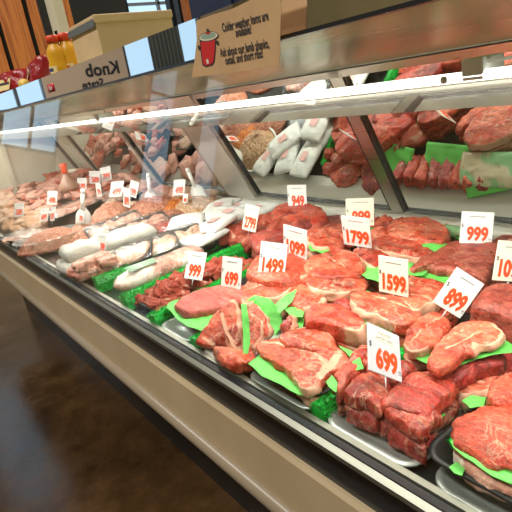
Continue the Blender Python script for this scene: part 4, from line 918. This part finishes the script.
# mustard bottles
YEL = M('mustard_yellow', (.72, .36, .015), .35); REDC = M('red_cap', (.72, .06, .015), .4); LBL = M('bottle_label', (.80, .62, .30), .45); DBL = M('dark_blue_print', (.05, .05, .16), .5)
def bottle(label, px, yy, ztop, yaw):
    p = aty(px, 60, yy); e = thing('mustard_bottle', label, 'bottle', (p.x, p.y, TZ), (0, 0, yaw)); H = ztop - TZ
    bm = bmesh.new(); lathe(bm, [(.024, 0), (.030, .004), (.031, H * .30), (.027, H * .42), (.029, H * .55), (.025, H * .70), (.016, H * .80), (.015, H * .84)], 28); link('bottle_body', bm, YEL, e)
    bm = bmesh.new(); lathe(bm, [(.019, H * .84), (.019, H * .985), (.016, H), (.004, H)], 20); link('cap', bm, REDC, e)
    bm = bmesh.new(); n = 10
    g = [[bm.verts.new((.0318 * math.cos(a), .0318 * math.sin(a), z)) for z in (H * .06, H * .30)] for a in [-2.4 + .2 * k for k in range(n)]]
    for a, b in zip(g, g[1:]): bm.faces.new((a[0], b[0], b[1], a[1]))
    lb = link('label', bm, LBL, e)
    bm = bmesh.new()
    for z0, z1, k0, k1, in ((.10, .15, 1, 6), (.18, .26, 2, 8)):
        g = [[bm.verts.new((.0322 * math.cos(a), .0322 * math.sin(a), H * z)) for z in (z0, z1)] for a in [-2.4 + .2 * k for k in range(k0, k1)]]
        for a, b in zip(g, g[1:]): bm.faces.new((a[0], b[0], b[1], a[1]))
    link('label_print', bm, REDC if yaw else DBL, lb)
bottle('mustard squeeze bottle with red cap, front one beside the planks', 58, .565, 1.528, .0)
bottle('second mustard squeeze bottle with red cap, between the first and the box', 70, .60, 1.532, .5)
# cardboard box
e = thing('cardboard_box', 'low tan cardboard box with a lid on the case top', 'box', (-1.50, .70, TZ))
link('box_body', bx(-.10, .10, -.105, .125, .026, .112, bev=.002), CARDB, e, False)
link('box_lid', bx(-.104, .104, -.109, .129, .108, .128, bev=.003), CARDB, e, False)
link('gap_block', bx(-.08, .08, -.08, .10, 0, .026), DARKM, e, False)  # dark block added in the gap below the box
link('dark_side', bx(-.106, .101, -.1105, -.1085, .100, .118), M('grey_band', (.12, .13, .13), .5), e, False)  # grey band along the front of the lid
# red snack bags
REDB = M('red_foil', (.28, .008, .012), .3); t = NT(REDB); co = t.coords(); n = t.noise(co, 35, 3); t.bump(n, 0, .5, .008)
for lab, x, y, z, yw, w in (('red foil snack bag lying at the left frame edge on the case top', 6, .60, 1.455, .35, .20), ('red foil snack bag beside the mustard bottles', 33, .59, 1.452, -.2, .22)):
    p = aty(x, 82, y); o = pillow(lab, p.x, p.y + .03, z, w, .13, .075, REDB, yaw=yw, tilt=(1.15, 0), name='snack_bag', cat='bag', lumpy=.3)
    link('bag_label', bx(-.05, .03, -.035, .015, .038, .040, bev=.0005), LBL, o, False); link('label_print', bx(-.045, .025, -.012, .0, .040, .0405), INK, o, False)
p = aty(24, 84, .545); o = pillow('small yellow wrapped packet in front of the red bags', p.x, p.y, TZ + .02, .06, .03, .035, M('yellow_wrap', (.75, .50, .10), .4), tilt=(.5, 0), name='yellow_packet'); 
# wooden plank rack behind
bm0 = aty(30, 60, .95)
pk_ = aty(25, 50, 1.0); e = thing('wooden_plank_rack', 'rack of upright orange-brown wooden planks at the top left', 'rack', (pk_.x, 1.0, TZ), (0, 0, math.radians(72)))
for k, x in enumerate((-.60, -.43, -.26, -.09, .08, .25)):
    link('plank', bx(x, x + .145, -.012, .012, 0, 1.1, bev=.004), WOOD, e, False)
link('dark_gap_sheet', bx(-.62, .41, .036, .045, 0, 1.1), DARKM, e, False)  # added dark sheet that turns the gaps between planks black
link('cross_rail', bx(-.60, .39, .012, .035, .1, .18), WOOD, e, False)
# beige and black scale head
p = aty(54, 8, .9); e = thing('scale_head', 'beige and black scale head above the mustard bottles', 'scale', (p.x, p.y, TZ))
link('stem', bx(-.02, .02, -.02, .02, 0, .26), PLASTW, e, False); link('housing', bx(-.05, .05, -.02, .03, .22, .46, bev=.008), M('scale_beige', (.62, .56, .42), .5), e, False); link('display', bx(-.075, -.045, -.05, .0, .25, .42, bev=.006), DARKM, e, False)
# dark monitor panel
p = aty(99, 8, 1.25); e = thing('dark_screen', 'black monitor seen from behind above the cardboard box', 'monitor', (p.x, p.y, TZ), (0, 0, .7))
link('screen', bx(-.16, .16, -.015, .02, .12, .50, bev=.006), DARKM, e, False); link('stand', bx(-.03, .03, -.01, .02, 0, .14), DARKM, e, False); link('foot', bx(-.08, .08, -.06, .06, 0, .01), DARKM, e, False)
# shelf unit with blue folders behind the notice
NAVY = M('navy', (.015, .025, .07), .5)
p = aty(205, 15, 2.2); e = thing('dark_cabinet', 'dark navy cabinet far behind the paper notice', 'cabinet', (p.x, p.y, 0))
link('cabinet_body', bx(-.16, .9, 0, .4, 0, 2.9), NAVY, e, False); link('cabinet_door', bx(-.15, .35, -.02, 0, .1, 2.85, bev=.005), NAVY, e, False)
e = thing('timber_posts', 'dark timber post frame left of the navy cabinet', 'posts', (aty(178, 10, 2.4).x, 2.4, 0))
for x in (-.18, -.05, .06): link('post', bx(x, x + .07, 0, .08, 0, 3.2), WOOD if x > 0 else DARKM, e, False)
# small red patch with white lettering on the fascia
pA, pB = onplane(51, 88, (0, .4915, 0), Vector((0, 1, 0))), 0
e = link('red_patch', bx(-.028, .028, -.001, 0, -.011, .011), M('patch_red', (.62, .02, .03), .4)); e.location = pA; tag(e, 'small red patch with white lettering on the polished top strip', 'sticker')
text_mesh('Thor', .016, CARD, e, 'lettering', Matrix(((1, 0, 0, 0), (0, 0, -1, -.0014), (0, 1, 0, 0), (0, 0, 0, 1))), .0004)

# ================================================================ back rows, seen again in the tilted mirrors
for k in range(8):
    me = lump_mesh(80 + k, 'cube', (MEATD, MEAT, MEATM, MEATD)[k % 4], .018, .050, .024, .25)
    inst('beef_slice', me, (-1.06 + k * .042, 1.13, .832), (.25, .35, random.uniform(-.2, .2)), 1, 'dark beef slice standing in the back row before the mirror', 'meat', 'beef slices standing in the back row')
for k, (x, y) in enumerate(((-1.30, 1.15), (-1.18, 1.15), (-.60, 1.16))):
    me = lump_mesh(95 + k, 'ico', MEATD if k else MEATM, .07, .045, .022, .3); inst('beef_piece', me, (x, y, .825), (0, 0, k), 1, ('marbled', 'dark', 'deep red')[k] + ' beef piece in the back row against the mirror ledge', 'meat')
for lab, x, y, yw in (('green paper in the back row left of the standing slices', -1.10, 1.10, .2), ('green paper in the back row right of the standing slices', -.74, 1.14, -.3), ('green paper under the back row slices', -.9, 1.10, .1)):
    bm = bmesh.new(); n = 10; g = [[bm.verts.new(((i / n - .5) * .16, (j / n - .5) * .10, .008 * noise.noise(Vector((i * .5, j * .5, x))))) for j in range(n + 1)] for i in range(n + 1)]
    for i in range(n):
        for j in range(n): bm.faces.new((g[i][j], g[i + 1][j], g[i + 1][j + 1], g[i][j + 1]))
    o = link('green_paper_sheet', bm, GREENP); o.location = (x, y, .85); o.rotation_euler = (-.35, 0, yw); tag(o, lab, 'paper', 'light green paper sheets between the cuts'); o.modifiers.new('s', 'SOLIDIFY').thickness = .0006
PRN = M('printed_tan_film', (.60, .52, .34), .25); t = NT(PRN); co = t.coords((1, 1, 1), False)
v = t.add('ShaderNodeTexVoronoi'); v.inputs['Scale'].default_value = 45; t.l(co, 0, v, 'Vector'); r = t.ramp(v, 0, [(.0, (.60, .52, .34)), (.12, (.60, .52, .34)), (.15, (.35, .10, .03)), (.19, (.60, .52, .34)), (1, (.60, .52, .34))])
n = t.noise(co, 14, 3); r2 = t.ramp(n, 0, [(.48, g3(0)), (.56, g3(1))]); c = t.mix(r2, 0, r, 0, (.25, .50, .24), 0); t.l(c, 2, t.b, 'Base Color')
pillow('tan printed package with green blotches behind the broad flat steak', -.74, 1.13, .862, .20, .10, .03, PRN, tilt=(-.35, 0), name='printed_package', cat='package', lumpy=.3)

for lab, x, y, yw in (('white wrapped packet in the back row beside the tan tub', -1.76, 1.10, .3), ('white wrapped packet in the back row, second from the tan tub', -1.64, 1.09, -.2), ('white wrapped packet in the back row against the divider', -1.52, 1.10, .1), ('white wrapped packet lying on the back row ones', -1.67, 1.03, .8)):
    pillow(lab, x, y, .845 if 'lying' not in lab else .862, .11, .17, .035, WHP, yaw=yw, tilt=(.1, 0), mark=PINKL)
